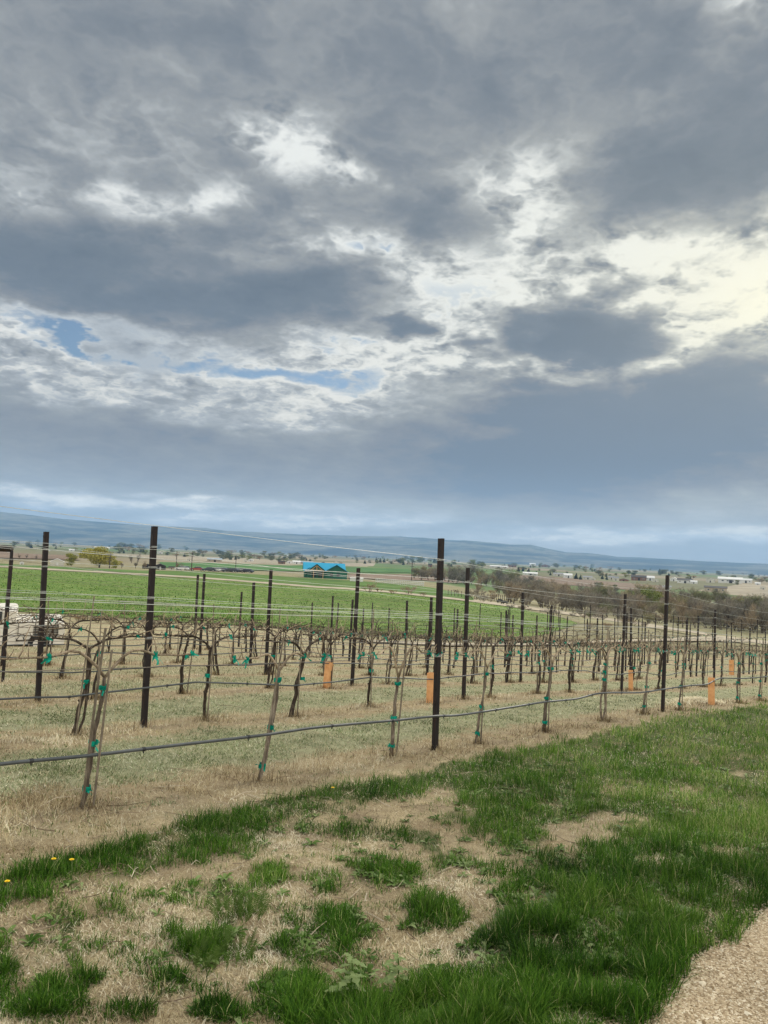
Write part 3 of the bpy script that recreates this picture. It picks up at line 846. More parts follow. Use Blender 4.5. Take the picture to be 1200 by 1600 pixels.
def spurs(b, path, r, rad, dens=9):
    """knobbly two-bud stubs left along a cut arm"""
    for i in range(2, len(path)):
        for _ in range(2 if r.random() < dens / 14 else 1):
            p = path[i]
            L = r.uniform(.03, .09)
            d = Vector((r.uniform(-.5, .5), r.uniform(-.45, .45), r.uniform(.5, 1.1))).normalized()
            q = p + d * L * .5 + Vector((r.uniform(-.008, .008),) * 3)
            b.tube([p, q, q + d * L * .5 + Vector((r.uniform(-.012, .012), 0, .004))], [rad * .8, rad * .55, rad * .5], 5)
HC = 1.03
def old_vine(seed, detail=2, thick=1.0, style=0):
    r = random.Random(seed)
    root = empty('grapevine', (0, 0, 0))
    lean = r.uniform(-.16, .16); foot = (-lean, r.uniform(-.05, .05), -.04)
    hx = lean * .3
    hz = HC - r.uniform(.10, .26)
    b = MB()
    R0 = r.uniform(.019, .033) * thick
    tr = crook(foot, (hx, 0, hz), 12 if detail > 1 else 6, .016, r, (r.uniform(-.05, .05), 0, 0))
    n = len(tr)
    rad = [R0 * (1.35 if i == 0 else 1.12 if i == 1 else 1.0 - .25 * i / n + r.uniform(-.10, .12)) for i in range(n)]
    b.tube(tr, rad, 9 if detail > 1 else 6, rough=.16, rng=r)
    if detail > 1 and r.random() < .7:         # old pruning wounds and burls
        for _ in range(3):
            i = r.randrange(2, n - 1); d = Vector((r.uniform(-1, 1), r.uniform(-1, 1), .3)).normalized()
            b.tube([tr[i], tr[i] + d * R0 * 1.5], [R0 * .8, R0 * .45], 6, rough=.2, rng=r)
    if r.random() < .5:                        # second stem twisting beside the first
        t2 = crook((foot[0] + r.choice((-1, 1)) * .04, .02, -.04), (hx, .01, hz - .05), 9, .02, r, (r.choice((-1, 1)) * r.uniform(.03, .09), 0, 0))
        b.tube(t2, [R0 * .62] * len(t2), 7, rough=.15, rng=r)
    b.build('trunk', M['bark'], root, True)
    for s in (-1, 1):
        L = r.uniform(.66, .84)
        a = MB(); hz2 = HC + r.uniform(-.01, .03)
        pts = [tr[-2], tr[-1]]
        w = 0
        for i in range(1, 11):
            f = i / 10
            w = w * .5 + r.uniform(-.014, .014)
            x = hx + s * L * f
            z = hz + (hz2 - hz) * (1 - (1 - min(1, f / .42)) ** 2) + w
            pts.append(Vector((x, w * .8, z)))
        ra = [R0 * .72, R0 * .68] + [R0 * (.62 - .034 * i) for i in range(1, 11)]
        a.tube(pts, ra, 7 if detail > 1 else 5, rough=.15, rng=r)
        spurs(a, pts[2:], r, .007 if detail > 1 else .009, 8 if detail > 1 else 5)
        a.build('cordon_arm', M['bark'], root, True)
        if detail > 0:
            for _ in range(r.choice((4, 5, 6)) if detail > 1 else 3):
                c = MB(); p = pts[r.randrange(3, len(pts))]
                cane(c, p, r, r.uniform(.12, .42), r.uniform(.1, 1), 1.1, .0055 if detail > 1 else .0065)
                c.build('cane', M['cane'], root)
            for _ in range(3 if detail > 1 else 2):       # long canes laid and tied along the wire
                c = MB(); q = pts[r.randrange(2, 8)]; sg = s * r.choice((1, 1, -1)); P_ = [q]; L = r.uniform(.35, .7); w2 = r.uniform(.03, .14)
                for i in range(1, 8): P_.append(q + Vector((sg * L * i / 7, r.uniform(-.02, .02), w2 * math.sin(i / 7 * 3.0) + r.uniform(-.012, .012))))
                c.tube(P_, [.0062 - .0005 * i for i in range(8)], 5); c.build('cane', M['young_bark'], root)
        if detail > 1: tie_obj(root, [pts[r.choice((5, 7, 9))]], r, .035, .018)
        elif detail == 1 and s == 1: tie_obj(root, [pts[6]], r, .045, .02)
    if detail > 1: tie_obj(root, [(hx, 0, hz * r.uniform(.55, .95))], r, .03, R0 * 1.05 + .008)
    return root
def young_vine(seed, foot, head, loopy=False, thick=1.0, arms=(-.8, .8), hz=.86):
    """slim vine trained up a stake; its pale arms arch over onto the wire"""
    r = random.Random(seed); root = empty('grapevine', (0, 0, 0))
    b = MB(); R0 = .017 * thick
    if loopy:
        for s in (-1, 1):
            p = [Vector((foot, 0, -.03)), Vector((foot + s * .04, 0, .06)), Vector((foot + s * .085, 0, .2)), Vector((foot + s * .07, .01, .36)), Vector((foot + s * .02, 0, .47)), Vector((foot, 0, .54))]
            b.tube(p, [R0 * .7] * 6, 7, rough=.12, rng=r)
        tr = crook((foot, 0, .5), (head, 0, hz), 7, .010, r)
        b.tube(tr, [R0 * (1.2 - .05 * i) for i in range(len(tr))], 8, rough=.12, rng=r)
    else:
        tr = crook((foot, 0, -.04), (head, 0, hz), 12, .010, r, (r.uniform(-.02, .02), 0, 0))
        b.tube(tr, [R0 * (1.6 if i == 0 else 1.25 - .03 * i + r.uniform(-.08, .08)) for i in range(len(tr))], 8, rough=.12, rng=r)
    b.build('trunk', M['young_bark'], root, True)
    top = tr[-1]
    for L in arms:
        s = 1 if L > 0 else -1
        a = MB(); pts = [top]
        for i in range(1, 13):
            f = i / 12
            z = top.z + (HC + .02 - top.z) * (math.sin(min(1, f / .35) * math.pi / 2) + .35 * math.sin(min(1, f / .5) * math.pi))
            pts.append(Vector((top.x + L * f, r.uniform(-.006, .006), z + r.uniform(-.006, .006))))
        a.tube(pts, [R0 * (.75 - .035 * i) for i in range(13)], 7, rough=.1, rng=r)
        spurs(a, pts[3:], r, .005, 4)
        a.build('cordon_arm', M['cane'], root, True)
        for _ in range(4):
            c = MB(); cane(c, pts[r.randrange(4, 13)], r, r.uniform(.06, .26), r.uniform(.4, 1), .9, .0045); c.build('cane', M['cane'], root)
        tie_obj(root, [pts[r.choice((6, 8))], pts[11]], r, .038, .014)
    tie_obj(root, [tr[-2], tr[len(tr) // 2], tr[2]], r, .03, R0 + .014)
    return root
def stake_obj(p, h, tx=0.0, ty=0.0, rad=.0085, label='', split=False):
    b = MB(); r = random.Random(int(p[0] * 999))
    b.tube([(0, 0, -.1), (tx * .5 + r.uniform(-.004, .004), ty * .5, h * .5), (tx, ty, h)], [rad * 1.05, rad, rad * .92], 7, rough=.06, rng=r)
    o = b.build('training_stake', M['stake']); o.location = p; o.rotation_euler = (0, 0, RZ)
    return tag(o, label, 'stake', 'thin stakes tied to the vines')
SLOPE = math.atan(.072)
def place(root, k, t, label, group='bare grapevines in the trellis rows'):
    root.location = rowpt(ROWN[k], t); root.rotation_euler = (0, SLOPE * .7, RZ)
    return tag(root, label, 'grapevine', group)

# nearest row: every vine built for itself
row0 = [  # (column of the foot, kind, args)
    (-330, 'o', {}),
    (133, 'y', dict(foot=0, head=.06, thick=.9, hz=.90, arms=(-.85, .80))),
    (404, 'y', dict(foot=0, head=.12, thick=.95, hz=.93, arms=(-.55, .6))),
    (611, 'y', dict(foot=0, head=.03, thick=1.0, hz=.80, arms=(-.62, .72))),
    (744, 'y', dict(foot=0, head=.14, thick=.8, hz=.88, arms=(-.7, .75))),
    (849, 'y', dict(foot=0, head=.12, thick=1.2, hz=.90, arms=(-.7, .75))),
    (942, 'y', dict(foot=0, head=.02, thick=1.2, hz=.90, arms=(-.7, .7), loopy=True)),
    (1004, 'y', dict(foot=0, head=.16, thick=.9, hz=.9, arms=(-.7, .7))),
    (1060, 'y', dict(foot=0, head=.18, thick=.8, hz=.9, arms=(-.7, .6))),
    (1152, 'y', dict(foot=0, head=.05, thick=1.0, hz=.92, arms=(-.8, .7))),
    (1186, 'y', dict(foot=0, head=.1, thick=.9, hz=.92, arms=(-.8, .8))),
]
LOOK0 = ['gnarled vine leaning into the frame at the far left of the nearest row', 'twin-stemmed pale vine nearest the camera at lower left', 'leaning vine with a green tie at its foot, second in the nearest row',
         'slim vine whose pale arms arch over, just left of the central post', 'thin crooked vine just right of the central post', 'vine with a flared dark foot, second right of the central post',
         'vine with a looped split stem above the hose', 'slim curved vine just left of the right-hand near post', 'thin curved vine just right of the right-hand near post', 'slender vine right of the nearest orange tube', 'slender vine at the right edge of the nearest row']
for i, (px, kind, kw) in enumerate(row0):
    t = t_on_row(0, px)
    if kind == 'o': t = .85
    v = old_vine(500) if kind == 'o' else young_vine(300 + i, **kw)
    place(v, 0, t, LOOK0[i])
    if kind != 'o':
        p = rowpt(ROWN[0] + .045, t - (.035 if i in (1, 2) else -.03))
        stake_obj(p, rng.uniform(1.22, 1.42) if i != 4 else 1.3, tx={1: .10, 2: .20, 3: .10, 4: .05}.get(i, rng.uniform(-.03, .08)), rad=.010 if i == 1 else .009, label='thin weathered stake beside the %s vine of the nearest row' % ordi(i))
t = t_on_row(0, 135)
stake_obj(rowpt(ROWN[0] + .06, t - .01), 1.10, tx=.075, rad=.009, label='thick split stake bound with green tape to the nearest vine')
i = 11
t = t_on_row(0, 1186) + 1.9
while t < 40:
    if visible(rowpt(ROWN[0], t), 30):
        place(young_vine(700 + i, 0, .1), 0, t, 'slender bare vine, %s from the left in the nearest row' % ordi(i)); i += 1
    t += 1.75

protoD = [old_vine(s) for s in range(40, 49)]
protoM = [old_vine(s, 1) for s in range(60, 68)]
protoF = [old_vine(s, 0, 1.0) for s in range(80, 86)]
used = set()
FIX = {1: [125, 318, 463, 765, 838, 890], 2: [], 3: [], 4: []}
NV = 0
for k in range(1, 12):
    lo, hi = ROWT[k]
    if k == 1:
        fx = [t_on_row(1, p) for p in FIX[1]]
        ts = [fx[0] - 3.2, fx[0] - 1.6] + fx[:3] + [fx[2] + 1.5] + fx[3:]
        t = fx[-1] + 1.7
        while t < hi: ts.append(t); t += 1.65
    else:
        ts = []; t = lo + .4
        while t < hi: ts.append(t + rng.uniform(-.12, .12)); t += 1.62
    n_ = 0
    for t in ts:
        p = rowpt(ROWN[k], t)
        if not visible(p, 40) or p.y > 56: continue
        if k > 1 and rng.random() < .04: continue
        if any(abs(t - q) < .12 for q, _ in POSTS[k]): t += .25
        P_ = protoD if k < 3 else protoM if k < 6 else protoF
        src = P_[rng.randrange(len(P_))]
        if src.name not in used: v = src; used.add(src.name)
        else: v = dup(src, p)
        place(v, k, t, '')
        if rng.random() < .5: v.rotation_euler[2] += math.pi; v.rotation_euler[1] *= -1
        s = rng.uniform(.93, 1.05); v.scale = (rng.uniform(.92, 1.05), 1, 1)
        v['label'] = 'dark gnarled bare vine, %s from the left in the %s trellis row' % (ordi(n_), ROWNAME[k])
        if k < 5:
            stake_obj(rowpt(ROWN[k] + .05, t + rng.uniform(-.08, .1)), rng.uniform(1.15, 1.5), tx=rng.uniform(-.1, .12), rad=.0075 + .001 * k, label='thin stake beside the %s vine of the %s trellis row' % (ordi(n_), ROWNAME[k]))
        n_ += 1; NV += 1
for P_ in (protoD, protoM, protoF):
    for s in P_:
        if s.name not in used:
            for c in list(s.children): bpy.data.objects.remove(c)
            bpy.data.objects.remove(s)
print('vines', NV)

# --- orange grow tubes round the replanted vines
def grow_tube(p, w, h, label, rz=0.3):
    b = MB(); n = 4; t_ = .004
    prof = [(-w / 2, -w / 2.6), (w / 2, -w / 2.6), (w / 2, w / 2.6), (-w / 2, w / 2.6)]
    for ring in range(4):
        a, c = prof[ring], prof[(ring + 1) % 4]
        m_ = ((a[0] + c[0]) / 2, (a[1] + c[1]) / 2); L = math.hypot(c[0] - a[0], c[1] - a[1])
        b.box((m_[0], m_[1], h / 2), (L - .003, t_, h) if ring % 2 == 0 else (t_, L + t_ + .001, h - .002))
    o = b.build('grow_tube', M['orange']); o.location = p; o.rotation_euler = (rng.uniform(-.05, .05), rng.uniform(-.05, .05), RZ + rz)
    return tag(o, label, 'grow tube', 'orange grow tubes round young vines')
for k, px, w, h, lab in ((0, 1112, .15, .52, 'orange grow tube at the grass edge in the nearest row'),
                         (1, 673, .14, .50, 'orange grow tube half hidden behind the central post'),
                         (1, 986, .12, .50, 'orange grow tube beside a dark post in the second row'),
                         (2, 512, .14, .50, 'orange grow tube left of centre in the third row'),
                         (2, 1143, .24, .62, 'distant orange grow tube near the right edge')):
    grow_tube(rowpt(ROWN[k], t_on_row(k, px)), w, h, lab)
b = MB(); b.tube([(0, 0, -.05), (0, 0, .55)], .006, 6); o = b.build('sprinkler_riser', M['wire']); o.location = rowpt(ROWN[1] + .3, t_on_row(1, 918)); tag(o, 'small white-topped riser standing between the second-row vines', 'riser')
b = MB(); b.tube([(0, 0, .55), (0, 0, .60), (0, 0, .62)], [.014, .022, .010], 8); b.build('cap', M['white_paint'], o)

# --- dark end frame at the far left
root = empty('end_frame', (0, 0, 0))
ta = t_on_row(3, 13); pa = rowpt(ROWN[3], ta); pb = rowpt(ROWN[3], ta - .25) + Vector((-.1, .3, 0))
pa = pa + Vector((-.05, -.05, 0))
b = MB()
hz_ = 2.24
c0 = pa + Vector((-.09, 0, hz_)); c1 = pa + Vector((-1.9, .25, hz_ + .02))
b.tube([c0 + Vector((.06, 0, 0)), c1], .055, 4); b.build('crossbar', M['post'], root)
for q in (-.02, 1.6):
    b = MB(); f = pa + Vector((-q - .06, .02 + q * .1, 0)); b.tube([f + Vector((0, 0, -.2)), f + Vector((0, 0, hz_ - .03))], .028, 6); b.build('leg', M['post'], root)
tag(root, 'dark steel end frame with a thick crossbar cut by the left edge', 'frame')
# ---------------------------------------------------------------- valley: trees
def foliage(name, c1, c2, c3, trans=.2):
    def f(g, b):
        c = g.ramp(attr(g, 'tint'), [(0, c1), (.5, c2), (1, c3)])
        c = g.mix(1.0, c, g.ramp(rnd(g), [(0, (.75, .8, .8)), (.5, (1, 1, 1)), (1, (1.3, 1.15, .95))]), 'MULTIPLY')
        setb(g, b, c, .9, 0, .1)
    return mat(name, f)
M['twigs'] = foliage('bare_twigs', (.14, .125, .105), (.235, .21, .175), (.34, .31, .26))
M['twigs2'] = foliage('budding_twigs', (.13, .125, .08), (.24, .235, .14), (.34, .34, .19))
M['bud'] = foliage('pale_bud_leaves', (.10, .13, .035), (.18, .215, .06), (.28, .31, .10))
M['willow'] = foliage('yellow_willow_leaves', (.20, .20, .045), (.33, .32, .075), (.47, .44, .13))
M['conifer'] = foliage('dark_needles', (.012, .026, .018), (.022, .042, .026), (.04, .06, .035))
M['dull'] = foliage('dull_green_leaves', (.09, .11, .07), (.145, .17, .105), (.20, .225, .14))
M['dryshrub'] = foliage('dry_shrub_stems', (.17, .13, .085), (.28, .22, .15), (.40, .33, .23))

def bare_tree(seed, h=10, dens=1.0, spread=.45, m='twigs', shrub=False):
    r = random.Random(seed); root = empty('bare_tree' if not shrub else 'bush', (0, 0, 0))
    tb, cb_ = MB(), MB()
    def branch(p, d, L, rad, lvl):
        b = tb if lvl < 2 else cb_
        n = 3; pts = [p]; q = p
        for i in range(n):
            d = (d + Vector((r.uniform(-.2, .2), r.uniform(-.2, .2), r.uniform(-.02, .16)))).normalized()
            q = q + d * L / n; pts.append(q)
        b.tube(pts, [rad * (1 - .5 * i / n) for i in range(n + 1)], 5 if lvl < 2 else 3, cap=False)
        if lvl >= 4: return
        k = [5, 5, 5, 5][lvl] if not shrub else [5, 5, 5, 3][lvl]
        k = max(2, int(k * dens + r.random()))
        for i in range(k):
            f = r.uniform(.12 if lvl == 0 else .25, 1); o = pts[0].lerp(pts[-1], f) if f < 1 else pts[-1]
            a = r.uniform(0, 6.283); sp = r.uniform(.35, .95) * (1.2 if lvl else spread * 2)
            nd = (d + Vector((math.cos(a) * sp, math.sin(a) * sp, r.uniform(-.1, .35)))).normalized()
            branch(o, nd, L * r.uniform(.52, .78), max(rad * .5, .02), lvl + 1)
    if shrub:
        for i in range(5):
            a = r.uniform(0, 6.28); branch(Vector((math.cos(a) * .25, math.sin(a) * .25, 0)), Vector((math.cos(a) * .7, math.sin(a) * .7, 1)).normalized(), h * .42, .05, 1)
    else:
        for i in range(r.choice((2, 2, 3))):
            branch(Vector((i * .3, 0, -.3)), Vector((r.uniform(-.12, .12), 0, 1)).normalized(), h * .36, h * .014, 0)
    tb.build('trunk' if not shrub else 'stem', M['tree_bark'], root)
    t = []
    for i in range(len(cb_.v)): t.append(hash2(np.floor(i / 36.0), 1.0, seed))
    cb_.build('crown', M[m], root, tint=t)
    return root
def leaf_cloud(name, m, blobs, n, size, seed, parent, zmin=.2):
    """many small leaf-cluster faces spread through overlapping uneven volumes"""
    g = np.random.default_rng(seed)
    w = np.array([b_[3] * b_[4] * b_[5] for b_ in blobs]); k = g.choice(len(blobs), n, p=w / w.sum())
    B = np.array(blobs)[k]
    d = g.normal(size=(n, 3)); d /= np.linalg.norm(d, axis=1)[:, None]
    rad = g.uniform(.25, 1, n) ** .45 * (1 + .22 * np.sin(d[:, 0] * 5 + k) * np.cos(d[:, 2] * 6 + k))
    C = B[:, :3] + d * rad[:, None] * B[:, 3:6]
    C = C[C[:, 2] > zmin]; n = len(C)
    a = g.normal(size=(n, 3)); a /= np.linalg.norm(a, axis=1)[:, None]
    b_ = np.cross(a, g.normal(size=(n, 3))); b_ /= np.linalg.norm(b_, axis=1)[:, None]
    s = size * g.uniform(.5, 1.3, n)[:, None]
    V = np.stack([C - a * s, C + b_ * s * .6, C + a * s * .9, C - b_ * s * .7], 1).reshape(-1, 3)
    q = np.arange(n * 4).reshape(n, 4)
    tint = np.repeat(np.clip(g.uniform(0, 1, n) * .6 + .4 * hash2(k[:n] * 1.0, k[:n] * 2.0), 0, 1), 4)
    o = fast_mesh(name, V, q, None, m, tint)
    o.parent = parent
    return o
def leafy_tree(seed, h, w, m, n=2600, size=.22, kind='round', low=.16):
    r = random.Random(seed); root = empty({'round': 'leafy_tree', 'conifer': 'conifer_tree', 'bush': 'bush'}[kind], (0, 0, 0))
    b = MB(); blobs = []
    if kind == 'conifer':
        b.tube([(0, 0, -.3), (0, 0, h * .5), (0, 0, h * .96)], [.22, .14, .03], 6)
        for i in range(11):
            f = i / 10; blobs.append((r.uniform(-.25, .25), r.uniform(-.25, .25), h * (.10 + .86 * f), w * .5 * (1.02 - f * .92) * r.uniform(.8, 1.15), w * .5 * (1.02 - f * .92) * r.uniform(.8, 1.15), h * .075))
    elif kind == 'bush':
        b.tube([(0, 0, -.2), (.1, 0, h * .5)], [.1, .04], 5)
        for i in range(7): blobs.append((r.uniform(-.32, .32) * w, r.uniform(-.32, .32) * w, h * r.uniform(.3, .6), w * r.uniform(.16, .28), w * r.uniform(.16, .28), h * r.uniform(.25, .4)))
    else:
        b.tube([(0, 0, -.3), (r.uniform(-.1, .1), 0, h * .3), (r.uniform(-.2, .2), 0, h * .7)], [h * .03, h * .022, .05], 7)
        for i in range(5):
            a = i * 1.26 + r.uniform(-.3, .3); b.tube([(0, 0, h * r.uniform(.2, .35)), (math.cos(a) * w * .15, math.sin(a) * w * .15, h * .5), (math.cos(a) * w * .3, math.sin(a) * w * .3, h * r.uniform(.6, .8))], [h * .014, h * .01, .03], 5)
        for i in range(15):
            a = r.uniform(0, 6.28); q = r.uniform(0, .36) * w; zz = r.uniform(low, .85)
            k_ = 1 - .5 * abs(zz - .4)
            blobs.append((math.cos(a) * q * k_, math.sin(a) * q * k_, h * zz, w * r.uniform(.14, .25), w * r.uniform(.14, .25), h * r.uniform(.10, .17)))
    b.build('trunk' if kind != 'bush' else 'stem', M['tree_bark'], root)
    leaf_cloud('crown', M[m], blobs, n, size, seed, root)
    return root
PH = {}
def set_on(o, px, py, hpx, h0, name_lab, cat, group=None, wide=1.0, sink=0.0):
    """stand a plant on the ground point seen at (px, py) so that it is hpx tall in the photograph"""
    p = gp(px, py)
    if o.data is None and 'h0' not in PH.setdefault(o.children[0].data.name, {}):
        PH[o.children[0].data.name]['h0'] = max(max(v.co.z for v in c.data.vertices) for c in o.children)
    s = hpx * p.y / 1200 / PH[o.children[0].data.name]['h0']
    o.location = p - Vector((0, 0, sink)); o.scale = (s * wide, s * wide, s); o.rotation_euler = (0, 0, random.Random(int(px * 7 + py)).uniform(0, 6.28))
    return tag(o, name_lab, cat, group)
tr = random.Random(11)
PB = [bare_tree(s, 10, 1.0, .45, 'twigs') for s in (1, 2, 3, 4)]
PG = [bare_tree(s, 10, 1.05, .5, 'twigs2') for s in (5, 6)]
PS = [bare_tree(s, 4, 1.0, .8, 'dryshrub', True) for s in (8, 9)]
PK = [bare_tree(s, 4, 1.0, .8, 'twigs', True) for s in (10, 12)]
PL = [leafy_tree(s, 8, 8, 'dull', 2200, .24) for s in (21, 22, 23)]
PP = [leafy_tree(s, 8, 7.5, 'bud', 1500, .22) for s in (31, 32)]
PC = [leafy_tree(s, 9, 4.2, 'conifer', 1500, .26, 'conifer') for s in (41, 42)]
usedt = set()
def inst(P_):
    s = P_[tr.randrange(len(P_))]
    if s.name not in usedt: usedt.add(s.name); return s
    return dup(s, (0, 0, 0))
W_L = 'bare brown tree in the creek-side woods right of the green field'
def belt(pts, n, hp, P_, label, group, cat='tree', jx=6, wide=1.0, h0=10, jy=2.0):
    P = np.array(pts, float); d = np.concatenate([[0], np.cumsum(np.abs(np.diff(P[:, 0])))])
    for i in range(n):
        s = (i + tr.uniform(-.4, 1.4)) / n * d[-1]; s = min(max(s, 0), d[-1])
        x = np.interp(s, d, P[:, 0]) + tr.uniform(-jx, jx); y = np.interp(s, d, P[:, 1]) + tr.uniform(-jy, jy)
        h = np.interp(s, d, [q[2] for q in pts]) if len(pts[0]) > 2 else hp
        set_on(inst(P_), x, y, h * tr.uniform(.5, 1.2), h0, label, cat, group, wide * tr.uniform(.85, 1.5))
# creek-side woods
belt([(655, 905, 24), (700, 910, 28), (760, 916, 32), (830, 922, 30)], 28, 0, PB, W_L, 'bare trees in the creek-side woods', wide=1.1)
belt([(790, 938, 34), (850, 950, 40), (920, 957, 42), (1000, 962, 36)], 50, 0, PB, W_L, 'bare trees in the creek-side woods', wide=1.0, jy=4)
belt([(760, 925, 22), (850, 936, 30), (960, 945, 32), (1040, 950, 28)], 24, 0, PB + PG, W_L, 'bare trees in the creek-side woods', wide=1.0, jy=3)
belt([(1000, 965, 36), (1080, 973, 42), (1150, 980, 46), (1260, 992, 52)], 38, 0, PB + PG, 'bare grey-brown tree in the woods at the right edge', 'bare trees at the right edge', jy=4)
belt([(1000, 945, 26), (1100, 950, 26), (1260, 960, 30)], 20, 0, PB, 'bare grey-brown tree in the woods at the right edge', 'bare trees at the right edge', jy=4)
belt([(800, 930, 26), (900, 938, 30), (1000, 944, 30), (1100, 952, 32), (1260, 968, 34)], 52, 0, PB + PG, 'bare tree deep in the middle of the creek woods', 'bare trees deep in the creek woods', jy=6, wide=1.3)
belt([(900, 962, 20), (1000, 972, 24), (1100, 980, 24), (1260, 996, 26)], 34, 0, PK + PG[:1], 'small bare scrub tree at the near edge of the woods', 'scrub trees at the near edge of the woods', jy=3, wide=1.4)
belt([(640, 902, 20), (700, 906, 24), (800, 914, 26)], 22, 0, PG, 'bare tree at the left end of the creek woods', 'bare trees at the left end of the creek woods', jy=3, wide=1.3)
belt([(780, 950, 8), (900, 964, 10), (990, 970, 12), (1090, 974, 14), (1230, 985, 14)], 34, 0, PK, 'low tangled bare bush at the foot of the creek-side woods', 'tangled bushes below the woods', 'bush', h0=4, wide=1.4)
for x, y, h, w in ((880, 905, 22, 1.0), (868, 902, 18, 1.0)): pass
for i, (x, y, h, w, lab) in enumerate(((1010, 962, 44, 1.0, 'fresh green budding tree among bare woods, left of the right-hand near post'), (1030, 958, 36, .95, 'smaller pale green budding tree right of the fresh green one'), (985, 955, 34, .9, 'pale green budding tree beside the tall post of the third row'), (885, 948, 20, 1.0, 'faint green budding tree low in the bare woods'))):
    set_on(inst(PP), x, y, h, 8, lab, 'tree', None, w)
for x, y, h, lab in ((938, 926, 17, 'round dark green tree above the bare woods'), (962, 924, 11, 'small dull green tree right of the round dark one'), (1008, 932, 12, 'small dark green tree beside the right-hand near post top'), (1152, 914, 8, 'green tree behind the long greenhouse')):
    set_on(inst(PL), x, y, h, 8, lab, 'tree', None, 1.1)
for i, (x, y, h) in enumerate(((986, 975, 46), (1066, 981, 50), (1086, 982, 44), (1128, 985, 58), (1148, 986, 54), (1178, 990, 50), (1192, 990, 64), (745, 930, 30), (925, 962, 44))):
    set_on(inst(PB), x, y, h, 10, 'taller bare tree with forking limbs in front of the woods', 'tree', 'taller bare trees in front of the woods', .75)
belt([(105, 968, 9), (200, 976, 13), (330, 986, 8)], 16, 0, PS + PK, 'low dry brush on the bank before the green field', 'dry brush on the bank before the green field', 'bush', h0=4, wide=1.6)
# scrub along the track
for i, (x, y, h, w) in enumerate(((576, 926, 16, 1.5), (592, 926, 10, 1.3), (613, 929, 9, 1.2), (640, 929, 16, 1.6), (660, 932, 8, 1.3), (712, 928, 8, 1.0), (742, 937, 22, 1.4), (754, 941, 14, 1.4), (765, 941, 16, 1.3), (797, 935, 15, 1.1), (770, 930, 10, 1.2))):
    set_on(inst(PK if i in (3, 6, 7, 9) else PS), x, y, h, 4, '%s bush from the left in the scrub beside the dirt track' % ordi(i), 'bush', 'bushes beside the dirt track', w)
for i in range(9):
    set_on(inst(PS), tr.uniform(880, 1010), tr.uniform(975, 990), tr.uniform(7, 14), 4, 'low dry bush in the pale meadow before the woods', 'bush', 'dry bushes in the meadow', 1.3)
# the yellow willows by the cream house
wl = leafy_tree(51, 8, 11.5, 'willow', 9000, .20, 'round', .0); set_on(wl, 155, 887, 35, 8, 'large round yellow-green willow at the far side of the field', 'tree', None, 1.35)
w2_ = leafy_tree(52, 6, 7, 'willow', 4200, .19, 'round', .0); set_on(w2_, 112, 884, 20, 6, 'small yellow-green willow between the cream house and the big willow', 'tree')
w3_ = leafy_tree(53, 6, 6, 'willow', 2600, .18, 'round', .0); set_on(w3_, 180, 888, 13, 6, 'low yellow-green willow right of the big willow', 'tree')
for x, y, h, lab in ((131, 871, 16, 'dark conifer rising behind the left side of the big willow'), (126, 872, 12, 'smaller dark conifer behind the willow'), (68, 872, 9, 'dark conifer left of the cream house')):
    set_on(inst(PC), x, y, h, 9, lab, 'tree', None, 1.1)
for i, (x, y, h) in enumerate(((190, 888, 10), (212, 888, 14), (226, 889, 15), (205, 880, 14), (216, 878, 16), (276, 890, 12), (284, 889, 10), (30, 873, 9), (42, 873, 8), (56, 874, 8))):
    set_on(inst(PB), x, y, h, 10, 'small bare tree, %s from the left near the willows and dark barn' % ordi(i), 'tree', 'small bare trees around the left farmyards', 1.0)
# scattered trees over the valley floor
VT = 'tiny %s tree far across the valley floor'
def hazy(x): return 862 + .044 * (x - 600)
for (x0, x1, y0, y1, n, h) in ((0, 120, 8, 20, 26, 5), (180, 300, 10, 22, 30, 7), (300, 480, 13, 24, 66, 6), (400, 640, 10, 20, 60, 4), (620, 760, 12, 20, 30, 7), (780, 960, 11, 24, 36, 5), (900, 1200, 13, 24, 50, 6), (0, 1200, 7, 14, 80, 3)):
    for i in range(n):
        x = tr.uniform(x0, x1); y = hazy(x) + tr.uniform(y0, y1)
        q = tr.random(); P_, w_ = (PP, 'pale budding') if q < .25 else (PL, 'dull green') if q < .74 else (PS, 'dry brown') if q < .9 else (PC, 'dark conical')
        set_on(inst(P_), x, y, h * tr.uniform(.6, 1.3), {'pale budding': 8, 'dull green': 8, 'dry brown': 4, 'dark conical': 9}[w_], VT % w_ if w_ != 'dry brown' else 'tiny dry brown bush far across the valley floor', 'tree' if w_ != 'dry brown' else 'bush', 'tiny %s plants over the valley' % w_, tr.uniform(1.3, 2.2))
for i, (x, y, h) in enumerate(((810, 893, 8), (817, 893, 7), (826, 894, 8), (838, 897, 6), (860, 899, 6), (900, 905, 11), (907, 906, 9), (941, 905, 8), (948, 906, 7), (588, 878, 8), (594, 879, 8), (600, 879, 8), (570, 881, 7), (484, 877, 5), (1045, 900, 6))):
    set_on(inst(PC), x, y, h, 9, 'dark evergreen, %s from the left along the far farmyards' % ordi(i), 'tree', 'dark evergreens at the far farmyards', 1.5)

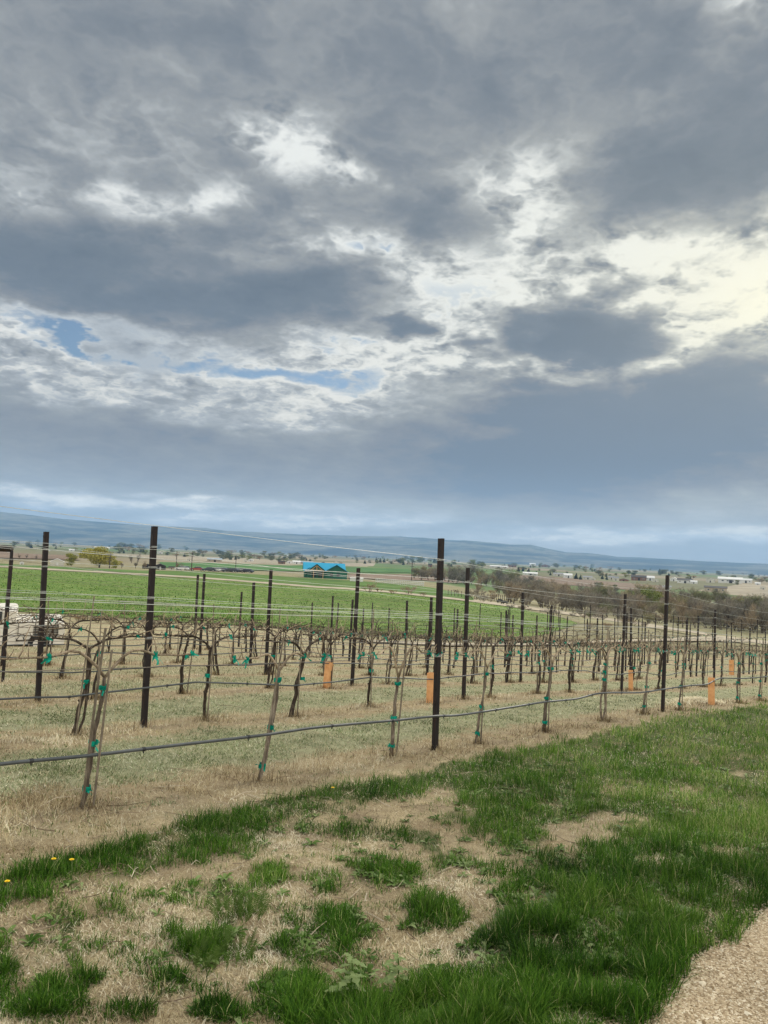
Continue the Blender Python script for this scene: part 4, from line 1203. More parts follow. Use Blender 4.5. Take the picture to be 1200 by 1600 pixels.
# ---------------------------------------------------------------- valley: buildings
def paint(name, c, v=.06): M[name] = simple(name, tuple(q * (1 - v) for q in c), tuple(min(1, q * (1 + v)) for q in c), 1.2, .75, 0, .2, .002)
for nm, c in (('blue_sheet', (.03, .30, .50)), ('green_sheathing', (.03, .13, .09)), ('cream_siding', (.55, .53, .46)), ('white_siding', (.62, .62, .60)), ('white_roof', (.66, .67, .68)), ('grey_roof', (.26, .27, .29)), ('tan_siding', (.40, .34, .26)), ('dark_boards', (.035, .03, .03)), ('dark_roof', (.05, .048, .05)), ('blue_grey_roof', (.30, .36, .42)), ('raw_wood', (.50, .33, .17)), ('pole_wood', (.07, .055, .045)), ('concrete', (.45, .44, .42)), ('red_brown', (.20, .11, .08))):
    paint(nm, c)
def gable(b, cx, cy, w, d, z0, ov=.5, rise=2.0, along='x', th=.18):
    """two roof slabs meeting at a ridge; w by d is the plan, ridge along x or y"""
    if along == 'x':
        P = lambda u, v, z: (cx + u, cy + v, z); L, S = w / 2 + ov, d / 2 + ov
    else:
        P = lambda u, v, z: (cx + v, cy + u, z); L, S = d / 2 + ov, w / 2 + ov
    e = z0 - rise * ov / (S - ov)
    for s in (-1, 1):
        vs = [P(-L, s * S, e), P(L, s * S, e), P(L, 0, z0 + rise), P(-L, 0, z0 + rise), P(-L, s * S, e + th), P(L, s * S, e + th), P(L, 0, z0 + rise + th), P(-L, 0, z0 + rise + th)]
        b.add(vs, [(0, 1, 2, 3), (7, 6, 5, 4), (0, 4, 5, 1), (1, 5, 6, 2), (2, 6, 7, 3), (3, 7, 4, 0)])
def walls(b, cx, cy, w, d, h, rise, along='x'):
    x, y = w / 2, d / 2
    vs = [(cx - x, cy - y, -1), (cx + x, cy - y, -1), (cx + x, cy + y, -1), (cx - x, cy + y, -1), (cx - x, cy - y, h), (cx + x, cy - y, h), (cx + x, cy + y, h), (cx - x, cy + y, h)]
    if along == 'x':
        vs += [(cx - x, cy, h + rise - .02), (cx + x, cy, h + rise - .02)]
        fs = [(0, 1, 5, 4), (2, 3, 7, 6), (1, 2, 6, 9, 5), (3, 0, 4, 8, 7), (4, 5, 9, 8), (6, 7, 8, 9), (3, 2, 1, 0)]
    else:
        vs += [(cx, cy - y, h + rise - .02), (cx, cy + y, h + rise - .02)]
        fs = [(0, 1, 5, 8, 4), (2, 3, 7, 9, 6), (1, 2, 6, 5), (3, 0, 4, 7), (5, 6, 9, 8), (7, 4, 8, 9), (3, 2, 1, 0)]
    b.add(vs, fs)
def opening(root, name, x, y, z, w, h, m, dpt=.12):
    b = MB(); b.box((x, y, z), (w, dpt, h)); return b.build(name, M[m], root)
def house(px, py, wpx, hpx, wall, roof, label, cat='house', name='farm_house', d=.7, along='x', rise=.32, rz=0.0, win=2, door=True, doorm='dark_boards', group=None):
    p = gp(px, py); k = p.y / 1200; w = wpx * k; H_ = hpx * k
    rs = H_ * rise; h = H_ - rs; dd = w * d
    root = empty(name, p, -math.atan2(p.x, p.y) + rz)
    b = MB(); walls(b, 0, 0, w, dd, h, rs, along); b.build('wall', M[wall], root)
    b = MB(); gable(b, 0, 0, w, dd, h, w * .03, rs, along, w * .012); b.build('roof', M[roof], root)
    for i in range(win):
        x = w * (-.32 + .64 * (i / max(1, win - 1))) if win > 1 else -w * .25
        fr = opening(root, 'window', x, -dd / 2 - .03, h * .55, w * .10, h * .32, 'white_siding', .10)
        opening(fr, 'pane', x, -dd / 2 - .10, h * .55, w * .08, h * .26, 'glass', .04)
    if door: opening(root, 'door', w * .02, -dd / 2 - .03, h * .38, w * .14, h * .76, doorm, .1)
    return tag(root, label, cat, group)
# unfinished house under blue roof sheeting
def blue_house():
    p = gp(508, 903.5); k = p.y / 1200
    root = empty('unfinished_house', p, -math.atan2(p.x, p.y) + .06)
    W_ = 64 * k; h = 2.75; dp = 11.0
    x0 = -W_ / 2
    b = MB(); walls(b, -W_ * .02, 4.5, W_ * .96, 9, h, 2.6, 'x')
    gx = [(-W_ * .24 + .2, 5.6, 2.35, 3.2), (W_ * .25, 6.8, 2.3, 3.4)]
    for cx, gw, rs, dd in gx: walls(b, cx, -dd / 2 + .3, gw, dd, h - .01, rs, 'y')
    walls(b, x0 + 1.4, -.3, 2.4, 2.0, h - .02, .9, 'y')
    b.build('wall', M['green_sheathing'], root)
    b = MB(); gable(b, -W_ * .02, 4.5, W_ * .96, 9, h, .5, 2.6, 'x', .15); b.build('roof', M['blue_sheet'], root)
    for (cx, gw, rs, dd) in gx + [(x0 + 1.4, 2.4, .9, 2.0)]:
        b = MB(); gable(b, cx, -dd / 2 + .6, gw, dd + 1.2, h + .03, .45, rs, 'y', .16); b.build('roof', M['blue_sheet'], root)
    cx, gw, rs, dd = gx[0]
    b = MB()
    for s in (-1, 1): b.tube([(cx, -dd - .02, h + rs - .5), (cx + s * gw * .30, -dd - .02, h + .2)], .13, 4)
    b.tube([(cx - gw * .36, -dd - .05, h + .15), (cx + gw * .36, -dd - .05, h + .15)], .15, 4); b.tube([(cx, -dd - .02, h + .2), (cx, -dd - .02, h + rs - .5)], .12, 4)
    b.build('gable_truss', M['raw_wood'], root)
    b = MB(); b.box((cx - .2, -dd - .9, h - .05), (gw * 1.25, 2.2, .16)); b.build('porch_roof', M['white_roof'], root)
    for x in (-1.0, 1.9): opening(root, 'post', cx + x, -dd - 1.8, h / 2 - .1, .16, h - .1, 'raw_wood', .16)
    for x, w_ in ((cx - .8, 1.3), (cx + 1.3, 1.5)): opening(root, 'window', x, -dd + .26 + .02, 1.35, w_, 1.6, 'glass', .6)
    cx2, gw2, rs2, dd2 = gx[1]
    for x in (-1.5, .6): opening(root, 'window', cx2 + x, -dd2 + .28, 1.45, 1.0, 1.2, 'glass', .1)
    opening(root, 'garage_opening', W_ / 2 - .9, -.02, 1.2, 1.3, 2.2, 'dark_boards', .1)
    opening(root, 'garage_opening', W_ / 2 - 3.0 + .6, -.02, 1.2, .5, 2.0, 'glass', .1)
    root.scale = (1, 1, .86)
    tag(root, 'unfinished house with bright blue roof sheeting and dark green walls', 'house')
blue_house()
house(89, 884, 20, 11, 'cream_siding', 'white_roof', 'cream gabled house beside the yellow willows', d=.8, along='y', rise=.42, win=0, doorm='white_siding')
house(34, 882, 6, 5, 'white_siding', 'grey_roof', 'tiny white shed left of the cream house', 'shed', 'garden_shed', along='y', win=0)
house(230, 888.5, 15, 7.5, 'dark_boards', 'dark_roof', 'dark barn left of the second tall post', 'barn', 'barn', along='y', win=0)
house(250, 890, 17, 9, 'dark_boards', 'dark_roof', 'dark gabled barn just right of the second tall post', 'barn', 'barn', along='y', win=1, doorm='concrete')
house(268, 890, 9, 5, 'tan_siding', 'dark_roof', 'low dark shed right of the gabled barn', 'shed', 'shed', win=0)
house(557, 909, 20, 6.5, 'white_siding', 'white_roof', 'long low white container right of the blue-roofed house', 'container', 'storage_container', d=.3, rise=.12, win=0, doorm='cream_siding')
house(1118, 925, 32, 9, 'tan_siding', 'dark_roof', 'long grey house with a dark roof above the right-hand woods', d=.5, rise=.25, win=3)
house(1141, 911, 34, 9, 'white_siding', 'white_roof', 'long pale greenhouse at the right of the valley', 'greenhouse', 'greenhouse', d=.4, rise=.3, win=4)
house(1165, 911, 18, 7, 'white_siding', 'white_roof', 'second pale greenhouse at the right end', 'greenhouse', 'greenhouse', d=.4, rise=.3, win=2)
house(1042, 921, 13, 6, 'cream_siding', 'grey_roof', 'small grey-roofed house right of the right-hand near post', win=1)
house(1070, 911, 22, 7, 'white_siding', 'dark_roof', 'wide dark-roofed house beyond the right-hand near post', win=3)
house(1184, 914, 8, 4, 'white_siding', 'white_roof', 'white shed at the far right', 'shed', 'shed', win=1)
FB = [(8, 860, 6, 3), (16, 864, 8, 4), (74, 861, 7, 3), (112, 861, 8, 3), (150, 857, 6, 3), (168, 858, 6, 3), (250, 865, 8, 3), (296, 877, 8, 5), (335, 878, 22, 6), (344, 864, 10, 3), (356, 865, 7, 3), (392, 877, 8, 4), (384, 878, 6, 4), (447, 871, 6, 3), (440, 881, 10, 5), (452, 880, 8, 4), (463, 881, 12, 5), (478, 881, 22, 4), (505, 882, 7, 4), (525, 882, 9, 5), (533, 882, 6, 5), (617, 878, 10, 4), (630, 879, 10, 4), (664, 881, 7, 4), (672, 886, 6, 5), (780, 887, 26, 3), (800, 886, 12, 4), (832, 884, 9, 4), (852, 886, 11, 4), (828, 899, 22, 5), (872, 900, 15, 5), (887, 903, 13, 7), (918, 905, 14, 5), (926, 906, 8, 4), (955, 905, 10, 5), (962, 907, 9, 6), (975, 908, 13, 4), (998, 907, 22, 8), (1015, 907, 14, 7), (1024, 909, 8, 4), (1053, 908, 10, 6), (1110, 910, 12, 6), (1084, 912, 10, 5), (1192, 921, 8, 5)]
for i, (x, y, w, h) in enumerate(FB):
    q = tr.random()
    wl_, rf_, wd = ('white_siding', 'white_roof', 'white') if q < .5 else ('cream_siding', 'grey_roof', 'grey-roofed') if q < .75 else ('tan_siding', 'blue_grey_roof', 'blue-roofed') if q < .87 else ('red_brown', 'dark_roof', 'brown')
    house(x, y, w, h, wl_, rf_, 'tiny %s farm building in the valley, %s from the left of the far buildings' % (wd, ordi(i)) if w < 14 else 'long %s farm building in the valley, %s from the left of the far buildings' % (wd, ordi(i)), 'building', 'farm_building', along=tr.choice('xy') if w < 14 else 'x', rise=.35, win=1 if w < 14 else 2, group='farm buildings scattered over the valley', rz=tr.uniform(-.2, .2), d=.6)
# white rail fence right of the blue-roofed house
def rail_fence():
    a, b_ = gp(587, 911), gp(662, 917); root = empty('rail_fence', a); n = 26
    for i in range(n + 1):
        p = a.lerp(b_, i / n); p.z = tz(p.x, p.y); m_ = MB(); m_.box(p - a + Vector((0, 0, .65)), (.14, .14, 1.5)); m_.build('fence_post', M['white_siding'], root)
    for z in (.45, .85, 1.25):
        m_ = MB()
        for i in range(n):
            p, q = a.lerp(b_, i / n), a.lerp(b_, (i + 1) / n); p.z, q.z = tz(p.x, p.y), tz(q.x, q.y)
            m_.tube([p - a + Vector((0, -.1, z)), q - a + Vector((0, -.1, z))], .09, 4)
        m_.build('rail', M['white_siding'], root)
    tag(root, 'white rail fence right of the blue-roofed house', 'fence')
rail_fence()
def field_fence():
    pts = [(700, 931), (730, 935), (760, 938), (800, 940)]; P = [gp(*q) for q in pts]; root = empty('wire_fence', P[0]); R_ = resample(P, 22)
    Q = [Vector((x, y, tz(x, y))) - P[0] for x, y in R_]
    for q in Q: m_ = MB(); m_.box(q + Vector((0, 0, .5)), (.09, .09, 1.3)); m_.build('fence_post', M['pole_wood'], root)
    for z in (.6, 1.05):
        m_ = MB(); m_.tube([q + Vector((0, -.06, z)) for q in Q], .02, 3); m_.build('fence_wire', M['old_wire'], root)
    tag(root, 'low dark wire fence beside the dirt track, left of the cattle', 'fence')
field_fence()
# utility poles
for i, (x, y, h, lab) in enumerate(((171, 888, 24, 'wooden utility pole in front of the big yellow willow'), (275, 889, 28, 'wooden utility pole right of the dark barns'), (299, 892, 30, 'tall thin utility pole between barns and parked cars'), (368, 890, 22, 'wooden utility pole behind the parked cars'), (643, 908, 29, 'wooden utility pole behind the white rail fence'))):
    p = gp(x, y); H_ = h * p.y / 1200; root = empty('utility_pole', p)
    b = MB(); b.tube([(0, 0, -.5), (0, 0, H_)], [.19, .13], 7); b.build('pole', M['pole_wood'], root)
    for z, w_ in ((H_ - .5, 2.4), (H_ - 1.6, 1.7)):
        b = MB(); b.box((0, -.14, z), (w_, .12, .14)); ca = b.build('crossarm', M['pole_wood'], root)
        for s in (-1, 0, 1): b = MB(); b.tube([(s * w_ * .45, -.14, z + .07), (s * w_ * .45, -.14, z + .28)], [.06, .04], 6); b.build('insulator', M['concrete'], ca)
    tag(root, lab, 'utility pole', 'utility poles across the fields')
# parked cars by the far field
def car(col, seed):
    r = random.Random(seed); root = empty('parked_car', (0, 0, 0))
    L, W_, H_ = 4.5, 1.8, 1.42
    prof = [(-L / 2, .35), (-L / 2, .75), (-L * .44, .88), (-L * .25, .95), (L * .22, .98), (L * .45, .92), (L / 2, .8), (L / 2, .35)]
    b = MB(); n = len(prof)
    b.add([(x, -W_ / 2, z) for x, z in prof] + [(x, W_ / 2, z) for x, z in prof], [tuple(range(n)), tuple(range(2 * n - 1, n - 1, -1))] + [(i, i + n, (i + 1) % n + n, (i + 1) % n) for i in range(n)])
    rf = [(-L * .12, 1.36), (L * .2, 1.38)]
    b.box((L * .06, 0, 1.39), (L * .34, W_ * .72, .05)); body = b.build('body', col, root)
    g_ = [(-L * .27, .95), (-L * .12, 1.365), (L * .22, 1.365), (L * .38, .96)]; n = 4; b = MB()
    b.add([(x, -W_ * .44 + (z - .95) * .18, z) for x, z in g_] + [(x, W_ * .44 - (z - .95) * .18, z) for x, z in g_], [(0, 1, 2, 3), (7, 6, 5, 4)] + [(i, i + 4, (i + 1) % 4 + 4, (i + 1) % 4) for i in range(4)])
    b.build('window', M['glass'], root)
    for sx in (-1, 1):
        for sy in (-1, 1):
            b = MB(); b.tube([(sx * L * .31, sy * (W_ / 2 - .2), .33), (sx * L * .31, sy * (W_ / 2 + .01), .33)], .33, 12); w_ = b.build('wheel', M['black'], root)
            b = MB(); b.tube([(sx * L * .31, sy * (W_ / 2 + .011), .33), (sx * L * .31, sy * (W_ / 2 + .03), .33)], .19, 8); b.build('rim', M['concrete'], w_)
    return root
for nm, c in (('car_white', (.7, .7, .7)), ('car_silver', (.38, .40, .42)), ('car_dark', (.04, .045, .06)), ('car_red', (.3, .05, .04))):
    M[nm] = mat(nm, lambda g, b, c=c: setb(g, b, c, .3, .2, .5))
cars = {c: car(M['car_' + c], 1) for c in ('white', 'silver', 'dark', 'red')}
first = set()
for i, (x, y, c) in enumerate(((284, 891, 'white'), (289, 891, 'silver'), (308, 892, 'red'), (326, 893, 'dark'), (334, 893, 'white'), (342, 893, 'white'), (349, 893, 'silver'), (357, 894, 'dark'), (364, 894, 'dark'), (370, 894, 'white'), (379, 894, 'silver'), (386, 895, 'dark'))):
    o = cars[c] if c not in first else dup(cars[c], (0, 0, 0)); first.add(c)
    o.location = gp(x, y); o.rotation_euler = (0, 0, tr.uniform(-.5, .6)); o.scale = (1.1, 1.1, 1.1)
    tag(o, '%s car, %s from the left in the line parked beyond the field' % (c, ordi(i)), 'car', 'cars parked beyond the field')
# two black cows by the creek
def cow(p, s, rz, label):
    me = bpy.data.meshes.new('cow')
    V = [(0, 0, .95), (-.35, 0, 1.0), (-.75, 0, 1.02), (.35, 0, .95), (.72, 0, 1.02), (1.0, 0, .85), (1.2, 0, .50), (1.3, 0, .28), (1.42, 0, .14),
         (-.72, .2, .75), (-.66, .22, .45), (-.74, .22, 0), (-.72, -.2, .75), (-.60, -.22, .45), (-.66, -.22, 0),
         (.62, .2, .7), (.66, .2, .42), (.62, .2, 0), (.62, -.2, .7), (.56, -.2, .42), (.50, -.2, 0), (-.98, 0, .98), (-1.05, 0, .45), (1.28, .17, .42), (1.28, -.17, .42)]
    E = [(0, 1), (1, 2), (0, 3), (3, 4), (4, 5), (5, 6), (6, 7), (7, 8), (2, 9), (9, 10), (10, 11), (2, 12), (12, 13), (13, 14), (4, 15), (15, 16), (16, 17), (4, 18), (18, 19), (19, 20), (2, 21), (21, 22), (6, 23), (6, 24)]
    rad = [.40, .38, .34, .38, .32, .22, .17, .14, .10, .17, .10, .07, .17, .10, .07, .14, .09, .07, .14, .09, .07, .06, .035, .05, .05]
    me.from_pydata(V, E, []); o = bpy.data.objects.new('cow', me); COL.objects.link(o)
    m_ = o.modifiers.new('skin', 'SKIN')
    for i, r_ in enumerate(rad): me.skin_vertices[0].data[i].radius = (r_, r_)
    me.skin_vertices[0].data[0].use_root = True
    o.modifiers.new('sub', 'SUBSURF').levels = 1; o.modifiers['sub'].render_levels = 2
    me.materials.append(M['black']); o.location = p; o.scale = (s,) * 3; o.rotation_euler = (0, 0, rz)
    tag(o, label, 'calf')
try:
    cow(gp(781, 943), .55, .2, 'black calf grazing beside the creek bushes'); cow(gp(789, 945), .5, 2.6, 'black calf facing away, right of the other calf')
except Exception as e: print('cow', e)

# ---------------------------------------------------------------- old white truck behind the vines
def truck():
    p = gp(40, 1010); root = empty('old_truck', p, -math.atan2(p.x, p.y))
    k = p.y / 1200
    w = 62 * k; x1 = (101 - 40) * k; x0 = (20 - 40) * k
    H1 = 46 * k
    def rbox(b, xa, xb, ya, yb, za, zb, r):
        pr = [(xa, za), (xb - r * .3, za), (xb, za + r * .3), (xb, zb - r), (xb - r * .3, zb - r * .3), (xb - r, zb), (xa, zb)]; n = len(pr)
        b.add([(x, ya, z) for x, z in pr] + [(x, yb, z) for x, z in pr], [tuple(range(n)), tuple(range(2 * n - 1, n - 1, -1))] + [(i, i + n, (i + 1) % n + n, (i + 1) % n) for i in range(n)])
    b = MB(); rbox(b, x0, x1, 0, 3.0, .2, H1 + .05, .11); b.build('body', M['white_paint'], root)
    b = MB(); rbox(b, x0 - 2.4, x0 + .05, -.05, 3.05, .2, H1 + .42, .10); cab_ = b.build('cab', M['white_paint'], root)
    opening(cab_, 'window', x0 - .9, -.08, H1 + .24, 1.1, .34, 'glass', .06)
    for i in range(6):
        z = H1 - .04 - i * .055; b = MB(); b.box((x1 - .55, -.012, z), (.72, .03, .028)); b.build('louvre', M['dark_gap'], root)
    for (xa, xb, z, h_) in ((x0 + .12, x0 + .6, .62, .5), (x1 - .85, x1 - .22, .60, .45)):
        b = MB()
        for (cx, cz, sx, sz) in (((xa + xb) / 2, z - h_ / 2, xb - xa, .014), ((xa + xb) / 2, z + h_ / 2, xb - xa, .014), (xa, z, .014, h_), (xb, z, .014, h_)): b.box((cx, -.008, cz + .1), (sx, .014, sz))
        b.build('panel_seam', M['dark_gap'], root)
    for cx in (x0 - 1.2, x1 - .75):
        b = MB(); b.tube([(cx, -.06, .22), (cx, .2, .22)], .30, 16); wh = b.build('wheel', M['black'], root)
        b = MB(); b.tube([(cx, -.08, .22), (cx, -.061, .22)], .15, 12); b.build('rim', M['white_paint'], wh)
    root.scale = (.9, .9, .88); root.location.z -= .12
    tag(root, 'old cream-white truck parked behind the vines at the left edge', 'truck')
truck()
for P_ in (PB, PG, PS, PK, PL, PP, PC):
    for s in P_:
        if s.name not in usedt:
            for c in list(s.children): bpy.data.objects.remove(c)
            bpy.data.objects.remove(s)

def ordn(i):
    return ordi(i) if i < 69 else str(i + 1) + {1: 'st', 2: 'nd', 3: 'rd'}.get((i + 1) % 10 if (i + 1) % 100 not in (11, 12, 13) else 0, 'th')
groups_ = {}
for o in COL.objects:
    if o.parent is None and o.get('group'): groups_.setdefault((o['group'], o['label']), []).append(o)
for (gr_, lab_), L in groups_.items():
    if len(L) > 1:
        L.sort(key=lambda o: (px_of(o.location) or (0, 0))[0])
        for i, o in enumerate(L): o['label'] = '%s, %s from the left' % (lab_, ordn(i))
# ---------------------------------------------------------------- grass, weeds and litter
G = np.random.default_rng(5)
def rays_np(px, py):
    m3 = np.array(CM.to_3x3())
    d = np.stack([(px - 600) / F, -(py - 800) / F, -np.ones_like(px)], -1) @ m3.T
    return d / np.linalg.norm(d, axis=1)[:, None]
def ground_np(px, py):
    d = rays_np(px, py); lo = np.full(len(px), .8); hi = np.full(len(px), 120.)
    for _ in range(34):
        m_ = (lo + hi) / 2; below = m_ * d[:, 2] < terr(m_ * d[:, 0], m_ * d[:, 1])
        hi = np.where(below, m_, hi); lo = np.where(below, lo, m_)
    return d * hi[:, None]
def blades(name, P, h, w, lean, m, label, tint, kind='stuff', curl=.5):
    """one mesh of two-segment blades; P roots (n,3), h lengths, w widths, lean 0..1"""
    n = len(P); a = G.uniform(0, 2 * np.pi, n)
    dr = np.stack([np.cos(a), np.sin(a), np.zeros(n)], -1)
    sa = a + np.pi / 2 + G.uniform(-.5, .5, n)
    sd_ = np.stack([np.cos(sa), np.sin(sa), np.zeros(n)], -1) * w[:, None] / 2
    up = np.array([0, 0, 1.0])
    l1 = lean; l2 = np.clip(lean + curl * G.uniform(.3, 1, n), 0, 1.45)
    c1, s1 = np.cos(l1)[:, None], np.sin(l1)[:, None]; c2, s2 = np.cos(l2)[:, None], np.sin(l2)[:, None]
    p0 = P - up * .004; p1 = P + (up * c1 + dr * s1) * (h * .5)[:, None]; p2 = p1 + (up * c2 + dr * s2) * (h * .5)[:, None]
    V = np.stack([p0 - sd_, p0 + sd_, p1 + sd_ * .8, p1 - sd_ * .8, p2], 1).reshape(-1, 3)
    b = np.arange(n)[:, None] * 5
    o = fast_mesh(name, V, b + np.array([0, 1, 2, 3]), b + np.array([3, 2, 4]), m, np.repeat(tint, 5), True)
    return tag(o, label, None, None, kind)
def nt(P): return P[:, 0] * RN[0] + P[:, 1] * RN[1], P[:, 0] * RD[0] + P[:, 1] * RD[1]

N_ = 720000
px = G.uniform(-260, 1460, N_); py = 1040 + (1760 - 1040) * G.uniform(0, 1, N_) ** .9
P = ground_np(px, py)
wob = (fbm(P[:, 0] * 2.6, P[:, 1] * 2.6, 3) - .5) * 4
g_, strip_ = green(px, py, wob)
rag = fbm(P[:, 0] * 13, P[:, 1] * 13, 77) - .5
g_ = np.clip(g_ + rag * 1.5 * (g_ > .03) * (g_ < .97), 0, 1)
n_, t_ = nt(P)
patch = fbm(P[:, 0] * 5.5, P[:, 1] * 5.5, 8); patch2 = fbm(P[:, 0] * 1.7, P[:, 1] * 1.7, 21)
edge = -1.22 + .10 * (fbm(t_ * 3, t_ * 0, 4) - .5) * 2
keep = (G.uniform(0, 1, N_) < np.maximum(g_, .24 * np.clip((patch2 - .38) * 5, 0, 1) * np.clip(rag * 6 + .6, 0, 1)) * np.clip((patch - .33) * 4.5, .10, 1) * np.clip(1.1 - .0 * px, 0, 1)) & (n_ < edge + .05 * G.uniform(-1, 1, N_)) & (np.hypot(P[:, 0], P[:, 1]) < 48)
P1, g1, d1, s1, pa1, pb1 = P[keep], g_[keep], np.hypot(P[keep, 0], P[keep, 1]), strip_[keep], patch[keep], patch2[keep]
n1, _ = nt(P1)
hgt = (.028 + .066 * g1 * np.clip(pa1 * 2.2 - .5, .1, 1.1)) * G.uniform(.45, 1.35, len(P1)) * (1 + .25 * (n1 > -2.1) + .25 * (s1 > .4))
wd = np.maximum(.0032, d1 * .00052) * G.uniform(.7, 1.4, len(P1))
M['grass'] = bladed('green_grass_blades', [(0, (.010, .030, .004)), (.35, (.032, .095, .008)), (.65, (.085, .19, .018)), (.85, (.17, .29, .045)), (1, (.40, .40, .18))], .22)
tint = np.clip(.08 + G.uniform(0, .62, len(P1)) + (pb1 - .5) * .7 + .30 * np.clip((P1[:, 0] - .6) * .4, 0, 1) * np.clip((P1[:, 1] - 3.6) * .5, 0, 1), 0, .98)
tint = np.where(G.uniform(0, 1, len(P1)) < .035, 1.0, tint)
blades('grass', P1, hgt, wd, G.uniform(.05, 1.15, len(P1)), M['grass'], 'green grass in tufts and a dense band along the first vine row', tint)
print('grass', len(P1))

# dry thatch over the bare ground of the verge
N_ = 330000
px = G.uniform(-260, 1460, N_); py = 1060 + (1760 - 1060) * G.uniform(0, 1, N_) ** .95
P = ground_np(px, py); n_, t_ = nt(P); d = np.hypot(P[:, 0], P[:, 1])
pt = fbm(P[:, 0] * 3.3, P[:, 1] * 3.3, 31)
keep = (n_ < -1.32) & (d < 30) & (G.uniform(0, 1, N_) < np.clip((pt - .25) * 3, .25, 1))
P1, d1, n1 = P[keep], d[keep], n_[keep]
M['thatch'] = bladed('dry_straw_blades', [(0, (.09, .06, .03)), (.3, (.33, .255, .145)), (.65, (.62, .53, .34)), (1, (.88, .82, .64))], .15, .7)
ln = G.uniform(.9, 1.45, len(P1))
blades('dry_grass', P1, G.uniform(.015, .055, len(P1)), np.maximum(.0018, d1 * .00042) * G.uniform(.7, 1.3, len(P1)), ln, M['thatch'], 'dry straw-coloured thatch over the bare ground', np.clip(G.normal(.55, .27, len(P1)) + (fbm(P1[:, 0] * 2, P1[:, 1] * 2, 41) - .5) * 1.3, 0, 1), curl=.2)
# standing dead weeds and straw along the rows
N_ = 420000
px = G.uniform(-200, 1400, N_); py = 985 + (1440 - 985) * G.uniform(0, 1, N_) ** 1.1
P = ground_np(px, py); n_, t_ = nt(P); d = np.hypot(P[:, 0], P[:, 1])
dist = np.abs((((n_ + 5.2) / 2.7 + 50.5) % 1) - .5) * 2.7 + (fbm(P[:, 0] * 1.6, P[:, 1] * 1.6, 51) - .5) * 1.3
prob = np.clip(1.2 - dist / .50, 0, 1) * np.clip(fbm(P[:, 0] * 4, P[:, 1] * 4, 61) * 2.6 - .75, .06, 1)
prob = np.maximum(prob, np.clip((-n_ - 9) / 16, 0, .30))
keep = (n_ < -4.45) & (d < 60) & (P[:, 1] < 53) & (G.uniform(0, 1, N_) < prob)
P1, d1, n1 = P[keep], d[keep], n_[keep]
blades('dry_weeds', P1, G.uniform(.02, .10, len(P1)), np.maximum(.002, d1 * .00045) * G.uniform(.7, 1.3, len(P1)), G.uniform(.2, 1.35, len(P1)), M['thatch'], 'dead straw-coloured weeds under the vine rows', np.clip(G.normal(.50, .24, len(P1)) - .16 * (n1 > -6.2) + (fbm(P1[:, 0] * 1.2, P1[:, 1] * 1.2, 71) - .5) * 1.1, 0, 1))
# dead weeds round every near post and vine foot, coloured dark as contact shade
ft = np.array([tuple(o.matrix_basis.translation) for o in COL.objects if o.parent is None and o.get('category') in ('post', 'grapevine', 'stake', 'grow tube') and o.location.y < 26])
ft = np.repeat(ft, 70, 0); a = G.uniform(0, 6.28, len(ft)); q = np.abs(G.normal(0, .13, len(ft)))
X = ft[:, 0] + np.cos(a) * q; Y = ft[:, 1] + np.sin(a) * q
blades('dry_weeds', np.stack([X, Y, terr(X, Y)], -1), G.uniform(.04, .17, len(ft)), np.maximum(.0025, Y * .0005), G.uniform(.1, 1.2, len(ft)), M['thatch'], 'tufts of dead weeds round the feet of posts and vines, darkened as contact shade', np.clip(G.normal(.15, .2, len(ft)), 0, 1))
# low pale cover crop between the rows
N_ = 420000
px = G.uniform(-200, 1400, N_); py = 990 + (1400 - 990) * G.uniform(0, 1, N_) ** 1.0
P = ground_np(px, py); n_, t_ = nt(P); d = np.hypot(P[:, 0], P[:, 1])
dist = np.abs((((n_ + 5.2) / 2.7 + 50.5) % 1) - .5) * 2.7 + (fbm(P[:, 0] * 1.6, P[:, 1] * 1.6, 51) - .5) * .8
keep = (n_ < -4.9) & (n_ > -24) & (P[:, 1] < 50) & (G.uniform(0, 1, N_) < np.clip((dist - .35) / .5, 0, 1) * np.clip(fbm(P[:, 0] * 3, P[:, 1] * 3, 81) * 3 - .85, .12, 1) * np.clip(1.2 + (n_ + 8) / 14, .12, 1))
P1, d1, n1 = P[keep], d[keep], n_[keep]
M['cover'] = bladed('pale_cover_blades', [(0, (.06, .085, .03)), (.4, (.18, .215, .10)), (.75, (.36, .39, .24)), (1, (.58, .57, .42))], .2, .8)
blades('ground_cover', P1, G.uniform(.015, .055, len(P1)), np.maximum(.006, d1 * .0009) * G.uniform(.7, 1.4, len(P1)), G.uniform(.6, 1.4, len(P1)), M['cover'], 'low pale green cover crop between the vine rows', np.clip(G.normal(.52, .2, len(P1)) + (fbm(P1[:, 0] * 2, P1[:, 1] * 2, 91) - .5) * .8, 0, 1), curl=.2)
print('cover', len(P1))
# crop rows of the bright field: leafy faces that catch light, denser near the viewer
N_ = 150000
px = G.uniform(-200, 1000, N_); py = G.uniform(885, 1003, N_)
def inpoly(px, py): return (py < np.interp(px, [-420, -100, 130, 400, 600, 730, 860, 905], [925, 949, 962, 979, 993, 1001, 990, 975])) & (py > np.interp(px, [-420, -100, 60, 200, 300, 400, 500, 600, 700, 760, 820, 880, 905], [868, 880, 891, 898.5, 903.5, 911.5, 919.5, 926, 937, 944, 953, 966, 975])) & (px < 903)
k_ = inpoly(px, py); px, py = px[k_], py[k_]
d_ = rays_np(px, py); lo = np.full(len(px), 40.); hi = np.full(len(px), 400.)
for _ in range(34):
    m_ = (lo + hi) / 2; below = m_ * d_[:, 2] < terr(m_ * d_[:, 0], m_ * d_[:, 1]); hi = np.where(below, m_, hi); lo = np.where(below, lo, m_)
P = d_ * hi[:, None]; d = np.hypot(P[:, 0], P[:, 1])
